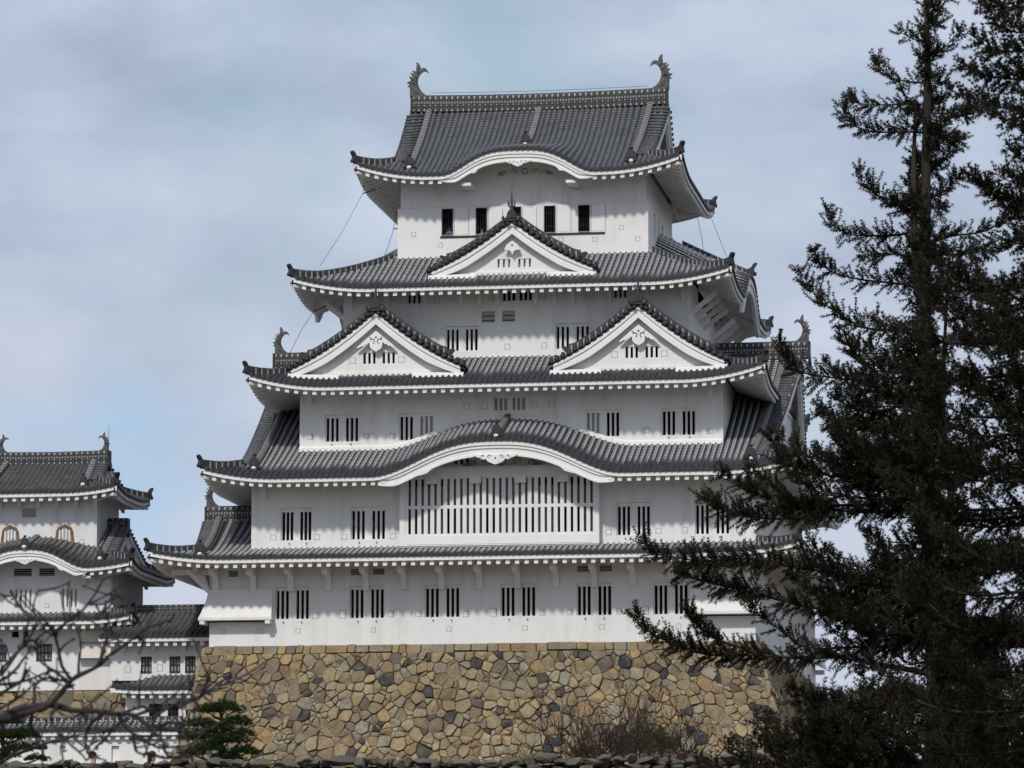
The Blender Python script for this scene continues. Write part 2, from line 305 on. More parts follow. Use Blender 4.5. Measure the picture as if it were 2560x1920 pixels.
# ------------------------------------------------------------------ roofs
class Roof:
    def __init__(s, x0, x1, y0, y1, z0, prof, h=.7, Lc=4.5, wall=None, over=2.5, bumps=None, gable=None, gx=None, plast=(.8, 1.0), pitch=.33, lfade=4.5, tile=None, nohip=False):
        s.__dict__.update(locals()); s.bumps = bumps or {}; s.gable = gable
    def ext(s, side): return (s.x0, s.x1) if side in 'FB' else (s.y0, s.y1)
    def z(s, side, t, d):
        a, b = s.ext(side); e = min(t-a, b-t)
        v = s.z0+s.prof(d)+s.h*max(0, 1-e/s.Lc)**2*max(0, 1-d/s.lfade)
        if side in s.bumps:
            c, H, W, fd = s.bumps[side]; q = abs(t-c)/W
            if q < 1: v += H*(.5+.5*math.cos(math.pi*q**getattr(s, 'kp', 1.35)))*fd(d)
        return v
    def w(s, side, t, d, up=0.0):
        x = s.z(side, t, d)+up
        if side == 'F': p = [t, s.y0+d, x]
        elif side == 'B': p = [t, s.y1-d, x]
        elif side == 'R': p = [s.x1-d, t, x]
        else: p = [s.x0+d, t, x]
        if s.gable and side in 'FB' and d > s.gable['g']:
            g = s.gable; k = (d-g['g'])/(g['D']-g['g'])
            for sg, edge in ((-1, s.x0+g['g']), (1, s.x1-g['g'])):
                q = max(0, 1-abs(t-edge)/2.2); p[0] += sg*g['lean']*k*q
        return p
    def dmax(s, side, t):
        a, b = s.ext(side); e = min(t-a, b-t); wx0, wx1, wy0, wy1 = s.wall
        if side in 'FB':
            D = (wy0-s.y0) if side == 'F' else (s.y1-wy1)
            if s.nohip: return D
            if s.gable:
                g = s.gable
                inside = wx0 <= t <= wx1 and not g.get('full')
                if inside: return D
                if g.get('only') == 'L' and t > wx1: return min(e, D)
                return e if e < g['g'] else g['D']
            return min(e, D)
        D = (s.x1-wx1) if side == 'R' else (wx0-s.x0)
        if s.gable and not (s.gable.get('only') == 'L' and side == 'R'): D = s.gable['g']+.7
        return min(e, D)
    def segs(s, side):
        if s.nohip: a, b = s.ext(side); return [(a, b)]
        a, b = s.ext(side); br = {a, b}; wx0, wx1, wy0, wy1 = s.wall; g = s.gable; E = 1e-3
        if side in 'FB':
            if g:
                br |= {a+g['g'], b-g['g']}
                if not g.get('full'): br |= {wx0, wx1}
            else:
                D = (wy0-s.y0) if side == 'F' else (s.y1-wy1); br |= {a+D, b-D}
        else:
            D = s.dmax(side, (a+b)/2); br |= {a+D, b-D}
        br = sorted(x for x in br if a <= x <= b); return [(p+E, q-E) for p, q in zip(br, br[1:]) if q-p > .05]
    def build(s, parent, name='roof', sides='FRLB', ribs='FRL'):
        T = s.tile or TILE
        sh = MB(); rb = MB(); fa = MB(); rf = MB(); so = MB()
        for side in sides:
            for a, b in s.segs(side):
                n = max(1, int(math.ceil((b-a)/.66))); cols = [a+(b-a)*i/n for i in range(n+1)]
                for t0, t1 in zip(cols, cols[1:]):
                    d0, d1 = s.dmax(side, t0), s.dmax(side, t1); k = max(1, int(max(d0, d1)/.6)+1)
                    for j in range(k):
                        u0, u1 = j/k, (j+1)/k
                        W_ = lambda d: (.0, d, s.plast[0]*.0*sstep(s.plast[1]-.5, s.plast[1]+.6, d)); at = [W_(d0*u0), W_(d1*u0), W_(d1*u1), W_(d0*u1)]
                        sh.quad(s.w(side, t0, d0*u0), s.w(side, t1, d1*u0), s.w(side, t1, d1*u1), s.w(side, t0, d0*u1), 0, at)
            # eave: tile edge, white fascia, soffit
            a, b = s.ext(side); n = int((b-a)/.33); cols = [a+(b-a)*i/n for i in range(n+1)]
            sg = 1
            def P(t, d, up): return s.w(side, t, d, up)
            for t0, t1 in zip(cols, cols[1:]):
                e0 = min(t0-a, b-t0)+(9 if s.nohip else 0); e1 = min(t1-a, b-t1)+(9 if s.nohip else 0)
                fa.quad(P(t0, 0, -.05), P(t1, 0, -.05), P(t1, 0, 0), P(t0, 0, 0), 1)
                fa.quad(P(t0, .03, -.32), P(t1, .03, -.32), P(t1, .03, -.05), P(t0, .03, -.05), 0)
                i0, i1 = min(e0, .16), min(e1, .16)
                fa.quad(P(t0, .03, -.32), P(t1, .03, -.32), P(t1, i1, -.32), P(t0, i0, -.32), 0)
                f0, f1 = min(e0, s.over+.05), min(e1, s.over+.05)
                for j in range(3):
                    u0, u1 = j/3, (j+1)/3
                    q = lambda t, i, f, u: P(t, lerp(i, f, u), -.30-.12*u)
                    so.quad(q(t0, i0, f0, u0), q(t1, i1, f1, u0), q(t1, i1, f1, u1), q(t0, i0, f0, u1), 0)
            if side == 'B': continue
            # rafters under the soffit
            n = int((b-a)/.53); st = (b-a)/n
            for i in range(n):
                t = a+st*(i+.5); e = min(t-a, b-t)+(9 if s.nohip else 0); f = min(e, s.over+.05)
                if f < .5 and not s.nohip: continue
                if side in s.bumps and abs(t-s.bumps[side][0]) < s.bumps[side][2]*.86: continue
                h_ = .115; q = []
                for up in (-.61, -.34):
                    q += [P(t-h_, .14, up), P(t+h_, .14, up), P(t+h_, f, up-.1), P(t-h_, f, up-.1)]
                rf.hexa(q, 0)
            # rows of round tiles
            if side in ribs:
                n = int((b-a)/s.pitch); off = ((b-a)-n*s.pitch)/2
                for i in range(n+1):
                    t = a+off+i*s.pitch; dm = s.dmax(side, t)
                    if dm < .15: continue
                    k = max(2, int(dm/.55)+1); r = .088; vs = []; at = []; nr = 5
                    jit = random.uniform(-.25, .25)
                    for j in range(k+1):
                        d = dm*j/k-(.06 if j == 0 else 0); p = s.w(side, t, max(d, 0)); wv = s.plast[0]*sstep(s.plast[1]-.7+jit, s.plast[1]+.5+jit, d)
                        if j == 0: p[1 if side == 'F' else 0] += {'F': -.06, 'R': .06, 'L': -.06}[side]
                        for q in range(nr):
                            an = math.pi*q/(nr-1); c_, s_ = math.cos(an)*r, math.sin(an)*r*1.15
                            vs.append((p[0]+c_, p[1], p[2]+s_) if side == 'F' else (p[0], p[1]+c_, p[2]+s_)); at.append((q/(nr-1), d+5.4, wv))
                    rb.add(vs, [(j*nr+q, j*nr+q+1, (j+1)*nr+q+1, (j+1)*nr+q) for j in range(k) for q in range(nr-1)], 0, at, True)
                    # round end tile
                    p = s.w(side, t, 0); ax = {'F': (0, -.065), 'R': (.065, 0), 'L': (-.065, 0)}[side]
                    c0 = (p[0]+ax[0], p[1]+ax[1], p[2]+.015); vs = []
                    for q in range(8):
                        an = 2*math.pi*q/8; cc_, ss_ = math.cos(an)*.118, math.sin(an)*.118
                        vs.append((c0[0]+cc_, c0[1], c0[2]+ss_) if side == 'F' else (c0[0], c0[1]+cc_, c0[2]+ss_))
                    vs += [(v[0]-ax[0]*1.5, v[1]-ax[1]*1.5, v[2]) for v in vs]
                    rb.add(vs, [tuple(range(8))]+[(q, (q+1) % 8, (q+1) % 8+8, q+8) for q in range(8)], 1)
                    # hanging lip tile between rows
                    t2 = t+s.pitch/2
                    if t2 < b-.1:
                        p = s.w(side, t2, 0); vs = []
                        for q in range(5):
                            an = math.pi+math.pi*q/4; cc_, ss_ = math.cos(an)*.125, math.sin(an)*.13
                            vs.append((p[0]+cc_, p[1]-.02, p[2]+.02+ss_) if side == 'F' else (p[0]+(.02 if side == 'R' else -.02), p[1]+cc_, p[2]+.02+ss_))
                        rb.add(vs, [tuple(range(5))], 1)
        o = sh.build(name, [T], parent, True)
        rb.build('tile_rows', [T, ORN], o, True); fa.build('eave_board', [PL2, ORN], o)
        so.build('soffit', [PL], o)
        if rf.v: tag(rf.build('rafters', [PL], o), kind='stuff')
        s.o = o; return o

def ridge(mb, path, h=.32, wd=.26, kind=1.0, cap=True):
    """stacked tile ridge swept along a path; h may be a list"""
    path = [Vector(p) for p in path]; n = len(path); L = 0; vs = []; at = []
    for i, p in enumerate(path):
        if i: L += (p-path[i-1]).length
        t = path[min(i+1, n-1)]-path[max(i-1, 0)]; t.z = 0
        t = t.normalized() if t.length > 1e-5 else Vector((0, 1, 0)); a = Vector((-t.y, t.x, 0))
        hh = h[i] if hasattr(h, '__len__') else h
        for sx_, zz, vv in ((-1, -.12, 0), (-1, hh*.8, .85), (-.62, hh*.96, .95), (0, hh*1.06, 1), (.62, hh*.96, .95), (1, hh*.8, .85), (1, -.12, 0)):
            vs.append(p+a*(sx_*wd/2)+Vector((0, 0, zz))); at.append((L, vv, kind))
    fs = [(i*7+k, i*7+k+1, (i+1)*7+k+1, (i+1)*7+k) for i in range(n-1) for k in range(6)]
    fs += [(0, 1, 2, 3, 4, 5, 6), tuple((n-1)*7+k for k in range(6, -1, -1))]
    mb.add(vs, fs, 0, at)
def oni(mb, loc, ang=0, sc=1.0, knob=True, m=0):
    """bell-shaped demon-tile end plaque with a knob, facing -Y when ang=0"""
    out = [(-.40, -.05), (-.36, .02), (-.29, .06), (-.27, .34), (-.20, .50), (-.10, .58), (0, .60), (.10, .58), (.20, .50), (.27, .34), (.29, .06), (.36, .02), (.40, -.05)]
    ca, sa = math.cos(ang), math.sin(ang)
    def tr(q, s=sc): x, y, z = q[0]*s, q[1]*s, q[2]*s; return (loc[0]+x*ca-y*sa, loc[1]+x*sa+y*ca, loc[2]+z)
    mb.prism(out, -.16, .06, m, tr)
    inn = [(x*.68, .06+z*.72) for x, z in out[2:-2]]; mb.prism(inn, -.20, -.15, m, tr)
    if knob:
        mb.tube([tr((0, -.05, .56)), tr((0, -.05, .64))], [.06*sc, .06*sc], m, 6)
        mb.tube([tr((0, -.05, .63)), tr((0, -.05, .68)), tr((0, -.05, .75)), tr((0, -.05, .80))], [.05*sc, .12*sc, .12*sc, .04*sc], m, 8)
def tipfin(mb, loc, ang, sc=1.0, m=0):
    """small upturned corner ornament on a hip tip; ang = outward heading"""
    ca, sa = math.cos(ang), math.sin(ang)
    def tr(q): x, y, z = q[0]*sc, q[1]*sc, q[2]*sc; return (loc[0]+x*ca-y*sa, loc[1]+x*sa+y*ca, loc[2]+z)
    pl = [(-.30, -.10), (.10, -.12), (.20, .05), (.14, .34), (.30, .62), (.22, .74), (.06, .60), (-.02, .44), (-.14, .36), (-.30, .30)]
    mb.prism(pl, -.17, .17, m, tr)
    mb.tube([tr((.10, 0, -.02)), tr((.30, 0, -.02))], [.13*sc, .13*sc], m, 8)
    mb.tube([tr((.24, 0, .60)), tr((.30, 0, .72))], [.09*sc, .09*sc], m, 6)

# =================================================================== MAIN KEEP
YC = 13.6
keep = empty('castle_keep', (0, 12, 0), 'towering white plaster keep of five tiered grey tiled roofs on the tall ochre stone base', 'castle tower')
def quadp(a, b): return lambda d: a*d+b*d*d
# ---- roofs
R5 = Roof(-19.9, 16.9, -2.75, 2*YC+2.75, 4.80, lambda d: .245*d+(.0165*max(0, d-1)**2), .5, 4.5, (-17.0, 14.2, 0, 2*YC), 2.75,
          gable=dict(g=2.3, D=8.6, lean=.95, only='L'), plast=(1.15, .95))
R5.wall = (-14.5, 14.3, 0, 2*YC)
R4 = Roof(-16.95, 16.8, -2.5, 2*YC+2.5, 9.33, quadp(.396, .0081), .65, 4.5, (-12.2, 12.2, 2.2, 2*YC-2.2), 2.5,
          bumps={'F': (-.08, 1.9, 7.1, lambda d: 1-.035*d)}, gable=dict(g=2.0, D=16.1, lean=.9), plast=(1.1, 1.8))
R3 = Roof(-14.85, 14.85, -.3, 2*YC+.3, 14.80, quadp(.42, .006), .8, 4.8, (-10.1, 10.1, 4.3, 2*YC-4.3), 2.5, plast=(1.0, 1.8))
R2 = Roof(-12.75, 12.8, 1.8, 2*YC-1.8, 20.75, quadp(.44, .008), .75, 4.8, (-7.4, 7.4, 6.9, 2*YC-6.9), 2.5,
          bumps={'R': (YC, 1.9, 5.0, lambda d: 1), 'L': (YC, 1.9, 5.0, lambda d: 1)}, plast=(.9, .9))
R1 = Roof(-9.65, 9.65, 4.8, 2*YC-4.8, 27.78, quadp(.46, .0195), .85, 4.6, (-7.3, 7.3, 6.9, 2*YC-6.9), 2.1,
          bumps={'F': (.0, 1.38, 4.5, lambda d: (1-sstep(0, 5.5, d)))}, gable=dict(g=2.1, D=8.8, lean=.35, full=True), plast=(.30, .2))
R1.kp = 1.6; R2.kp = 1.5
for R, nm in ((R5, 'roof'), (R4, 'roof'), (R3, 'roof'), (R2, 'roof'), (R1, 'roof')):
    R.build(keep, nm)

# ---- hip ridges + ornaments of each roof
def hips(R, corners=('FL', 'FR', 'BR', 'BL'), run=None, h=.30, parent=None):
    mb = MB(); fn = MB(); wt = MB()
    for c in corners:
        mb.mark(); fn.mark(); wt.mark()
        side = c[0]; left = c[1] == 'L'; L = run(c) if run else R.wall[2]-R.y0
        path = []; hs = []
        for i in range(9):
            d = .12+(L-.12)*i/8; t = (R.x0+d) if left else (R.x1-d)
            path.append(R.w(side, t, d, .04)); hs.append(h+.10*max(0, 1-d/1.2))
        ridge(mb, path, hs, .26, 1.0)
        p = path[0]; ang = math.atan2(-1 if side == 'F' else 1, -1 if left else 1)
        tipfin(fn, (p[0]+math.cos(ang)*.08, p[1]+math.sin(ang)*.08, p[2]+.05), ang, .82)
        # white corner rafter end with a dark carved cap above it
        q = R.w(side, (R.x0+.1) if left else (R.x1-.1), .1, 0)
        ux, uy = math.cos(ang), math.sin(ang); vx, vy = -uy, ux
        def pt(a, b, z): return (q[0]-ux*a+vx*b, q[1]-uy*a+vy*b, q[2]+z)
        wt.hexa([pt(.05, -.13, -.66), pt(.05, .13, -.66), pt(2.6, .13, -.80), pt(2.6, -.13, -.80), pt(.05, -.13, -.48), pt(.05, .13, -.48), pt(2.6, .13, -.42), pt(2.6, -.13, -.42)], 0)
        fn.hexa([pt(-.05, -.12, -.46), pt(-.05, .12, -.46), pt(.7, .10, -.46), pt(.7, -.10, -.46), pt(-.05, -.12, -.22), pt(-.05, .12, -.22), pt(.9, .10, -.34), pt(.9, -.10, -.34)], 0)
    o = mb.build('hip_ridge', [RIDGE], parent or R.o, True); fn.build('corner_ornament', [ORN], parent or R.o); wt.build('corner_rafter', [PL2], parent or R.o)
def runl(v): return lambda c: v
hips(R5, ('FL', 'FR'), lambda c: 2.6 if c == 'FL' else 2.6); hips(R4, run=runl(2.0)); hips(R3); hips(R2); hips(R1, run=runl(2.15))

# descending ridges with bell plaques on the gabled slopes
def descend(R, t, d0, d1, parent, h=.30, ang=0, side='F', sc=1.0):
    mb = MB(); fn = MB(); path = [R.w(side, t, d0+(d1-d0)*i/10, .06) for i in range(11)]
    ridge(mb, path, h, .36, 2.0); p = path[0]; oni(fn, (p[0], p[1]-.14, p[2]+.0), 0, sc)
    wtb = MB(); wtb.tube([(p[0], p[1]-.36, p[2]-.09), (p[0], p[1]-.2, p[2]-.02)], [.15, .10], 0, 6)
    o = mb.build('descending_ridge', [RIDGE], parent, True); fn.build('bell_plaque', [ORN], o); wtb.build('plaster_pad', [PL2], o)
for t in (-6.5, 6.6): descend(R1, t, 1.15, 8.5, R1.o)
descend(R1, .05, 3.3, 8.5, R1.o, h=.26)
for t in (-14.1, 14.1): descend(R4, t, 1.5, 15.9, R4.o)
descend(R4, -.1, .75, 4.6, R4.o, h=.30)
descend(R5, -17.0, 1.0, 8.3, R5.o)

# verge rows (thick curled edge tiles) and gable ends of hipped-and-gabled roofs
def verge(R, sgn, d0, d1, parent, yflip=False):
    mb = MB(); x = (R.x0+R.gable['g']+.12) if sgn < 0 else (R.x1-R.gable['g']-.12); n = int((d1-d0)/.34)
    for i in range(n):
        d = d0+(d1-d0)*i/n
        for side in ('F',):
            p = R.w(side, x, d, .10); q = R.w(side, x-sgn*.75, d, .13)
            mb.tube([(p[0]+sgn*.25, p[1], p[2]-.05), p, q], [.11, .11, .10], 0, 6)
            mb.add([(p[0]+sgn*.27+0, p[1]+.13*math.cos(a*math.pi/4), p[2]-.06+.13*math.sin(a*math.pi/4)) for a in range(8)], [tuple(range(8))], 0)
    mb.mark()
    for i in range(n):
        d = d0+(d1-d0)*i/n; p = R.w('B', x, d, .10); q = R.w('B', x-sgn*.75, d, .13); mb.tube([(p[0]+sgn*.25, p[1], p[2]-.05), p, q], [.11, .11, .10], 0, 6)
    mb.build('verge_tiles', [VERG], parent)
def gable_end(R, sgn, ys, parent, inset=.55):
    """barge boards and plaster pediment closing the gable; sits under the slope surfaces"""
    g = R.gable; xg = (R.x0+g['g']) if sgn < 0 else (R.x1-g['g']); D = g['D']; mb = MB(); bd = MB()
    n = 16; cur = []
    for i in range(n+1):
        d = g['g']*.6+(D-g['g']*.6)*i/n; p = R.w('F', xg-sgn*.05, d, -.05); cur.append(Vector(p))
    pedx = xg-sgn*inset; zb = R.z0+R.prof(g['g'])-.3
    for a, b in zip(cur, cur[1:]):
        for s_ in (1, -1):
            A = a.copy(); B = b.copy()
            if s_ < 0: A.y = 2*YCUR-A.y; B.y = 2*YCUR-B.y
            for off, z0, z1, m_ in ((0, -.28, .02, 0), (-.10, -.95, -.28, 0)):
                q = []
                for dx in (sgn*(.08+off), sgn*(off-.12)):
                    q += [(A.x+dx, A.y, A.z+z0), (B.x+dx, B.y, B.z+z0), (B.x+dx, B.y, B.z+z1), (A.x+dx, A.y, A.z+z1)]
                bd.hexa([q[0], q[1], q[5], q[4], q[3], q[2], q[6], q[7]], 0)
            pa, pb = A.x-sgn*inset, B.x-sgn*inset
            mb.quad((pedx, A.y, zb), (pedx, B.y, zb), (pb, B.y, B.z-.08), (pa, A.y, A.z-.08), 0)
            mb.quad((pa, A.y, A.z-.09), (pb, B.y, B.z-.09), (B.x, B.y, B.z-.09), (A.x, A.y, A.z-.09), 0)
    o = mb.build('gable_wall', [PL], parent); bd.build('barge_boards', [PL2], o)
YCUR = YC
verge(R1, -1, 2.2, 8.6, R1.o); verge(R1, 1, 2.2, 8.6, R1.o); gable_end(R1, -1, None, R1.o); gable_end(R1, 1, None, R1.o)
verge(R4, -1, 2.1, 15.9, R4.o); verge(R4, 1, 2.1, 15.9, R4.o); gable_end(R4, -1, None, R4.o); gable_end(R4, 1, None, R4.o)
YCUR = -2.75+8.6
verge(R5, -1, 2.4, 8.4, R5.o)

# main ridges
def main_ridge(x0, x1, y, z0, h, parent, sag=.12, wd=.5):
    mb = MB(); n = 14; path = []
    for i in range(n+1):
        t = i/n; path.append((lerp(x0, x1, t), y, z0+sag*(2*t-1)**2))
    ridge(mb, path, h, wd, 0.0)
    for x, s_ in ((x0, -1), (x1, 1)):
        mb.tube([(x+s_*.02, y, z0+sag-.30), (x+s_*.16, y, z0+sag-.30)], [.34, .34], 0, 10)
        mb.box(x-.07+s_*.06, x+.07+s_*.06, y-.30, y+.30, z0+sag-.1, z0+sag+h*.98, 0)
    return mb.build('main_ridge', [RIDGE], parent, True)
zr = R1.z0+R1.prof(8.8)
MR1 = main_ridge(-7.70, 7.70, YC, zr, 34.22-zr, R1.o)
zr4 = R4.z0+R4.prof(16.1)
MR4 = main_ridge(-16.1, 16.1, YC, zr4, 18.7-zr4, R4.o, .05)
zr5 = R5.z0+R5.prof(8.6)
MR5 = main_ridge(-18.4, -14.5, -2.75+8.6, zr5, .78, R5.o, .0)
mb = MB(); rbm = MB()
for sx_ in (-1, 1):
    for i in range(7):
        x = sx_*(10.05+i*.36); vs = []; at = []
        for sd_ in ('F', 'B'):
            if i < 6:
                for j in range(8):
                    d0, d1 = 10.2+5.9*j/8, 10.2+5.9*(j+1)/8; x2 = x+sx_*.36
                    q = lambda xx, d: (xx, (R4.y0+d) if sd_ == 'F' else (R4.y1-d), R4.z0+R4.prof(d))
                    mb.quad(q(x, d0), q(x2, d0), q(x2, d1), q(x, d1))
        for j in range(12):
            d = 10.2+5.9*j/11
            for k in range(5): an = math.pi*k/4; vs.append((x+math.cos(an)*.1, R4.y0+d, R4.z0+R4.prof(d)+math.sin(an)*.115)); at.append((k/4, d+5.4, .6))
        rbm.add(vs, [(j*5+k, j*5+k+1, (j+1)*5+k+1, (j+1)*5+k) for j in range(11) for k in range(4)], 0, at, True)
o = mb.build('gable_slope', [TILE], R4.o, True); rbm.build('tile_rows', [TILE], o, True)
# rear slope of the small west gable on the lowest roof
mb = MB()
for i in range(8):
    a, b = -8.6*i/8, -8.6*(i+1)/8
    za, zb = R5.z0+R5.prof(8.6+a), R5.z0+R5.prof(8.6+b)
    mb.quad((-18.3, 5.85-a, za), (-14.5, 5.85-a, za), (-14.5, 5.85-b, zb), (-18.3, 5.85-b, zb))
mb.build('gable_slope', [TILE], R5.o, True)
# white gable wall and boards of that west gable
YCUR = -2.75+8.6; gable_end(R5, -1, None, R5.o); YCUR = YC

# ---- fish finials
def fish(loc, sgn, sc, parent):
    """curling tiger-fish: head biting the ridge end, tail raised and bent inward; sgn=+1 tail bends to +X"""
    mb = MB()
    def tr(x, y, z): return (loc[0]+sgn*x*sc, loc[1]+y*sc, loc[2]+z*sc)
    spine = [(.62, .02, .16, .16), (.34, .12, .24, .22), (.04, .34, .32, .28), (-.12, .66, .32, .26), (-.18, 1.0, .29, .22), (-.12, 1.34, .25, .18), (.03, 1.62, .21, .13), (.18, 1.84, .17, .08)]
    vs = []; ns = 10
    for i, (x, z, rx, ry) in enumerate(spine):
        p0 = spine[max(i-1, 0)]; p1 = spine[min(i+1, len(spine)-1)]; tx, tz = p1[0]-p0[0], p1[1]-p0[1]; l = math.hypot(tx, tz); nx, nz = tz/l, -tx/l
        for k in range(ns):
            a = 2*math.pi*k/ns; vs.append(tr(x+nx*math.cos(a)*rx, math.sin(a)*ry, z+nz*math.cos(a)*rx))
    n = len(spine)
    mb.add(vs, [(i*ns+k, i*ns+(k+1) % ns, (i+1)*ns+(k+1) % ns, (i+1)*ns+k) for i in range(n-1) for k in range(ns)]+[tuple(range(ns)), tuple(range(n*ns-1, (n-1)*ns-1, -1))], 0, sm=True)
    T = lambda q: tr(*q)
    # head mass on the ridge
    mb.prism([(-.42, -.04), (-.42, .3), (-.36, .75), (-.10, .70), (.20, .28), (.55, .20), (.72, .10), (.74, -.04)], -.22, .22, 0, T)
    # tail flukes
    mb.prism([(.02, 1.62), (-.02, 1.95), (.02, 2.30), (.0, 2.52), (.14, 2.46), (.26, 2.30), (.32, 2.08), (.30, 1.92), (.2, 1.75)], -.06, .06, 0, T)
    mb.prism([(.10, 1.62), (.30, 2.02), (.50, 2.10), (.68, 2.05), (.82, 1.88), (.88, 1.66), (.76, 1.78), (.60, 1.84), (.42, 1.78), (.24, 1.58)], -.07, .07, 0, T)
    # dorsal spikes down the outer back
    for i, (x, z, dx, dz) in enumerate([(-.06, 1.70, -.24, .22), (-.22, 1.52, -.22, .30), (-.30, 1.28, -.24, .24), (-.36, 1.05, -.34, .02), (-.34, .88, -.30, -.10)]):
        mb.prism([(x+.02, z+.17), (x+dx, z+dz), (x+.0, z-.20), (x+.16, z)], -.07, .07, 0, T)
    for s_ in (-1, 1):   # side fins
        mb.add([tr(-.05, s_*.2, 1.1), tr(.05, s_*.26, .85), tr(-.34, s_*.46, 1.16), tr(-.12, s_*.3, 1.3)], [(0, 1, 2, 3)], 0)
        mb.add([tr(.02, s_*.14, 1.5), tr(.10, s_*.18, 1.3), tr(-.20, s_*.34, 1.66)], [(0, 1, 2)], 0)
    # scale notches along the belly edge
    for i in range(6):
        mb.prism([(-.42, .05+i*.11), (-.47, .10+i*.11), (-.42, .15+i*.11)], -.12, .12, 0, T)
    return mb.build('fish_finial', [BRZ], parent)
fish((-7.52, YC, 34.26), 1, .86, MR1); fish((7.52, YC, 34.26), -1, .86, MR1)
fish((-15.85, YC, 18.72), 1, .66, MR4); fish((15.85, YC, 18.72), -1, .66, MR4)
fish((-18.2, -2.75+8.6, zr5+.76), 1, .62, MR5)

# ---- storey walls
def panel_line(mb, P, x0, x1, z0, z1, m=0): mb.quad(P(x0, z0, -.004), P(x1, z0, -.004), P(x1, z1, -.004), P(x0, z1, -.004), m)
def curve_breaks(x0, x1, n): return [lerp(x0, x1, i/n) for i in range(1, n)]
def storey(name, x0, x1, y0, zb, zt, holes, ztf=None, dp=.2, y1=None, brk=(), rholes=()):
    mb = MB(); y1 = y1 if y1 is not None else 2*YC-y0
    wall_face(mb, front(y0), x0, x1, zb, ztf or zt, holes, dp, brk)
    wall_face(mb, right(x1), y0, y1, zb, zt, rholes, dp)
    mb.quad((x0, y1, zb), (x0, y0, zb), (x0, y0, zt), (x0, y1, zt)); mb.quad((x1, y1, zb), (x0, y1, zb), (x0, y1, zt), (x1, y1, zt))
    return mb.build(name, [PL], keep)
# storey 1
s1w = [(-13.10, -11.12), (-8.81, -6.81), (-4.50, -2.50), (-.19, 1.82), (4.13, 6.12), (8.45, 10.42)]
s1v = [(-15.8, -15.25), (-8.74, -8.11), (-7.45, -6.80), (4.17, 4.87), (5.44, 6.13)]
h1 = [(a, b, 1.52, 3.36) for a, b in s1w]+[(a, b, 3.98, 4.32) for a, b in s1v]
W1 = storey('storey_wall', -16.89, 14.16, 0, -.1, 5.5, h1)
for i, (a, b) in enumerate(s1w): window(W1, front(0), a, b, 1.52, 3.36, (True, True), sw=.17, rec=.14, top=.2)
for a, b in s1v:
    mb = MB(); mb.box(a, b, .12, .2, 3.98, 4.32, 0)
    for k in range(3): mb.box(a, b, .03, .12, 4.03+k*.1, 4.08+k*.1, 1)
    mb.build('vent_grille', [DARK, PALE], W1)
P0 = front(0)
for x, z in [(-10.78, 1.7), (-6.42, 1.74), (-4.85, 1.72), (-2.14, 1.68), (2.19, 1.72), (3.75, 1.72), (6.56, 1.72)]: loophole(W1, P0, x, z, .27)
for x in (-9.18, -.56, 8.04): loophole(W1, P0, x, 1.76, .28, .42)
for x in (-16.06, -13.9, -11.75, -7.43, -3.11, 1.22, 5.56, 9.86): loophole(W1, P0, x, .85, .22)
bolt_holes(W1, P0, [(a+d, 1.36) for a, b in s1w for d in (.5, 1.55)])
# curved eave brackets of storey 1
for i in range(16):
    x = -16.5+i*2.165
    if x > 14.1: break
    mb = MB(); sec = [(-.0, 3.08), (-.16, 3.10), (-.24, 3.72), (-.46, 3.94), (-1.25, 4.0), (-1.45, 4.14), (-1.45, 4.36), (0, 4.42)]
    mb.prism([(a, b) for a, b in sec], -.17, .17, 0, lambda q: (x+q[1], q[0], q[2]))
    mb.build('eave_bracket', [PL2], W1)
# long wall plates carried by the corner brackets at both ends
mb = MB(); mb.box(-19.0, -16.9, -.5, -.2, 4.08, 4.36); mb.mark(); mb.hexa([(-17.0, -.12, 3.05), (-16.8, -.12, 3.05), (-16.8, .1, 3.05), (-17, .1, 3.05), (-18.15, -1.1, 4.30), (-17.8, -1.1, 4.3), (-17.2, -.3, 4.3), (-17.9, -.3, 4.3)])
mb.build('corner_strut', [PL2], W1)
# stone-drop chutes, flared at the bottom
def chute(x0, x1, flare_l, flare_r, xlow, name='stone_drop_chute'):
    mb = MB(); zt, zb = 3.25, 1.62
    tl, tr_ = x0, x1
    f = [(tl, -.12, zt), (tr_, -.12, zt), (tr_, .05, zt), (tl, .05, zt)]
    prev = f; n = 5
    for i in range(1, n+1):
        k = (i/n)**1.5; z = lerp(zt, zb, i/n); y = -.12-.62*k
        cur = [(tl-flare_l*k, y, z), (tr_+flare_r*k, y, z), (tr_+flare_r*k, .05, z), (tl-flare_l*k, .05, z)]
        for a in range(4): mb.quad(prev[a], prev[(a+1) % 4], cur[(a+1) % 4], cur[a])
        prev = cur
    x_, y_ = prev[0][0], prev[0][1]
    mb.box(x_-.02, prev[1][0]+.02, y_-.03, .05, zb-.16, zb)
    mb.box(x_+.06, x_+.34, y_+.0, .2, zb-.38, zb-.17); mb.box(prev[1][0]-.36, prev[1][0]-.08, y_+.0, .2, zb-.38, zb-.17)
    o = mb.build(name, [PL], W1); g = MB(); g.box(x_+.3, prev[1][0]-.36, -.04, -.02, zb-.23, zb-.165); g.build('chute_gap', [DARK], o)
    return o
chute(-16.93, -13.25, .42, .10, 0)
chute(10.6, 14.2, .10, .42, 0)
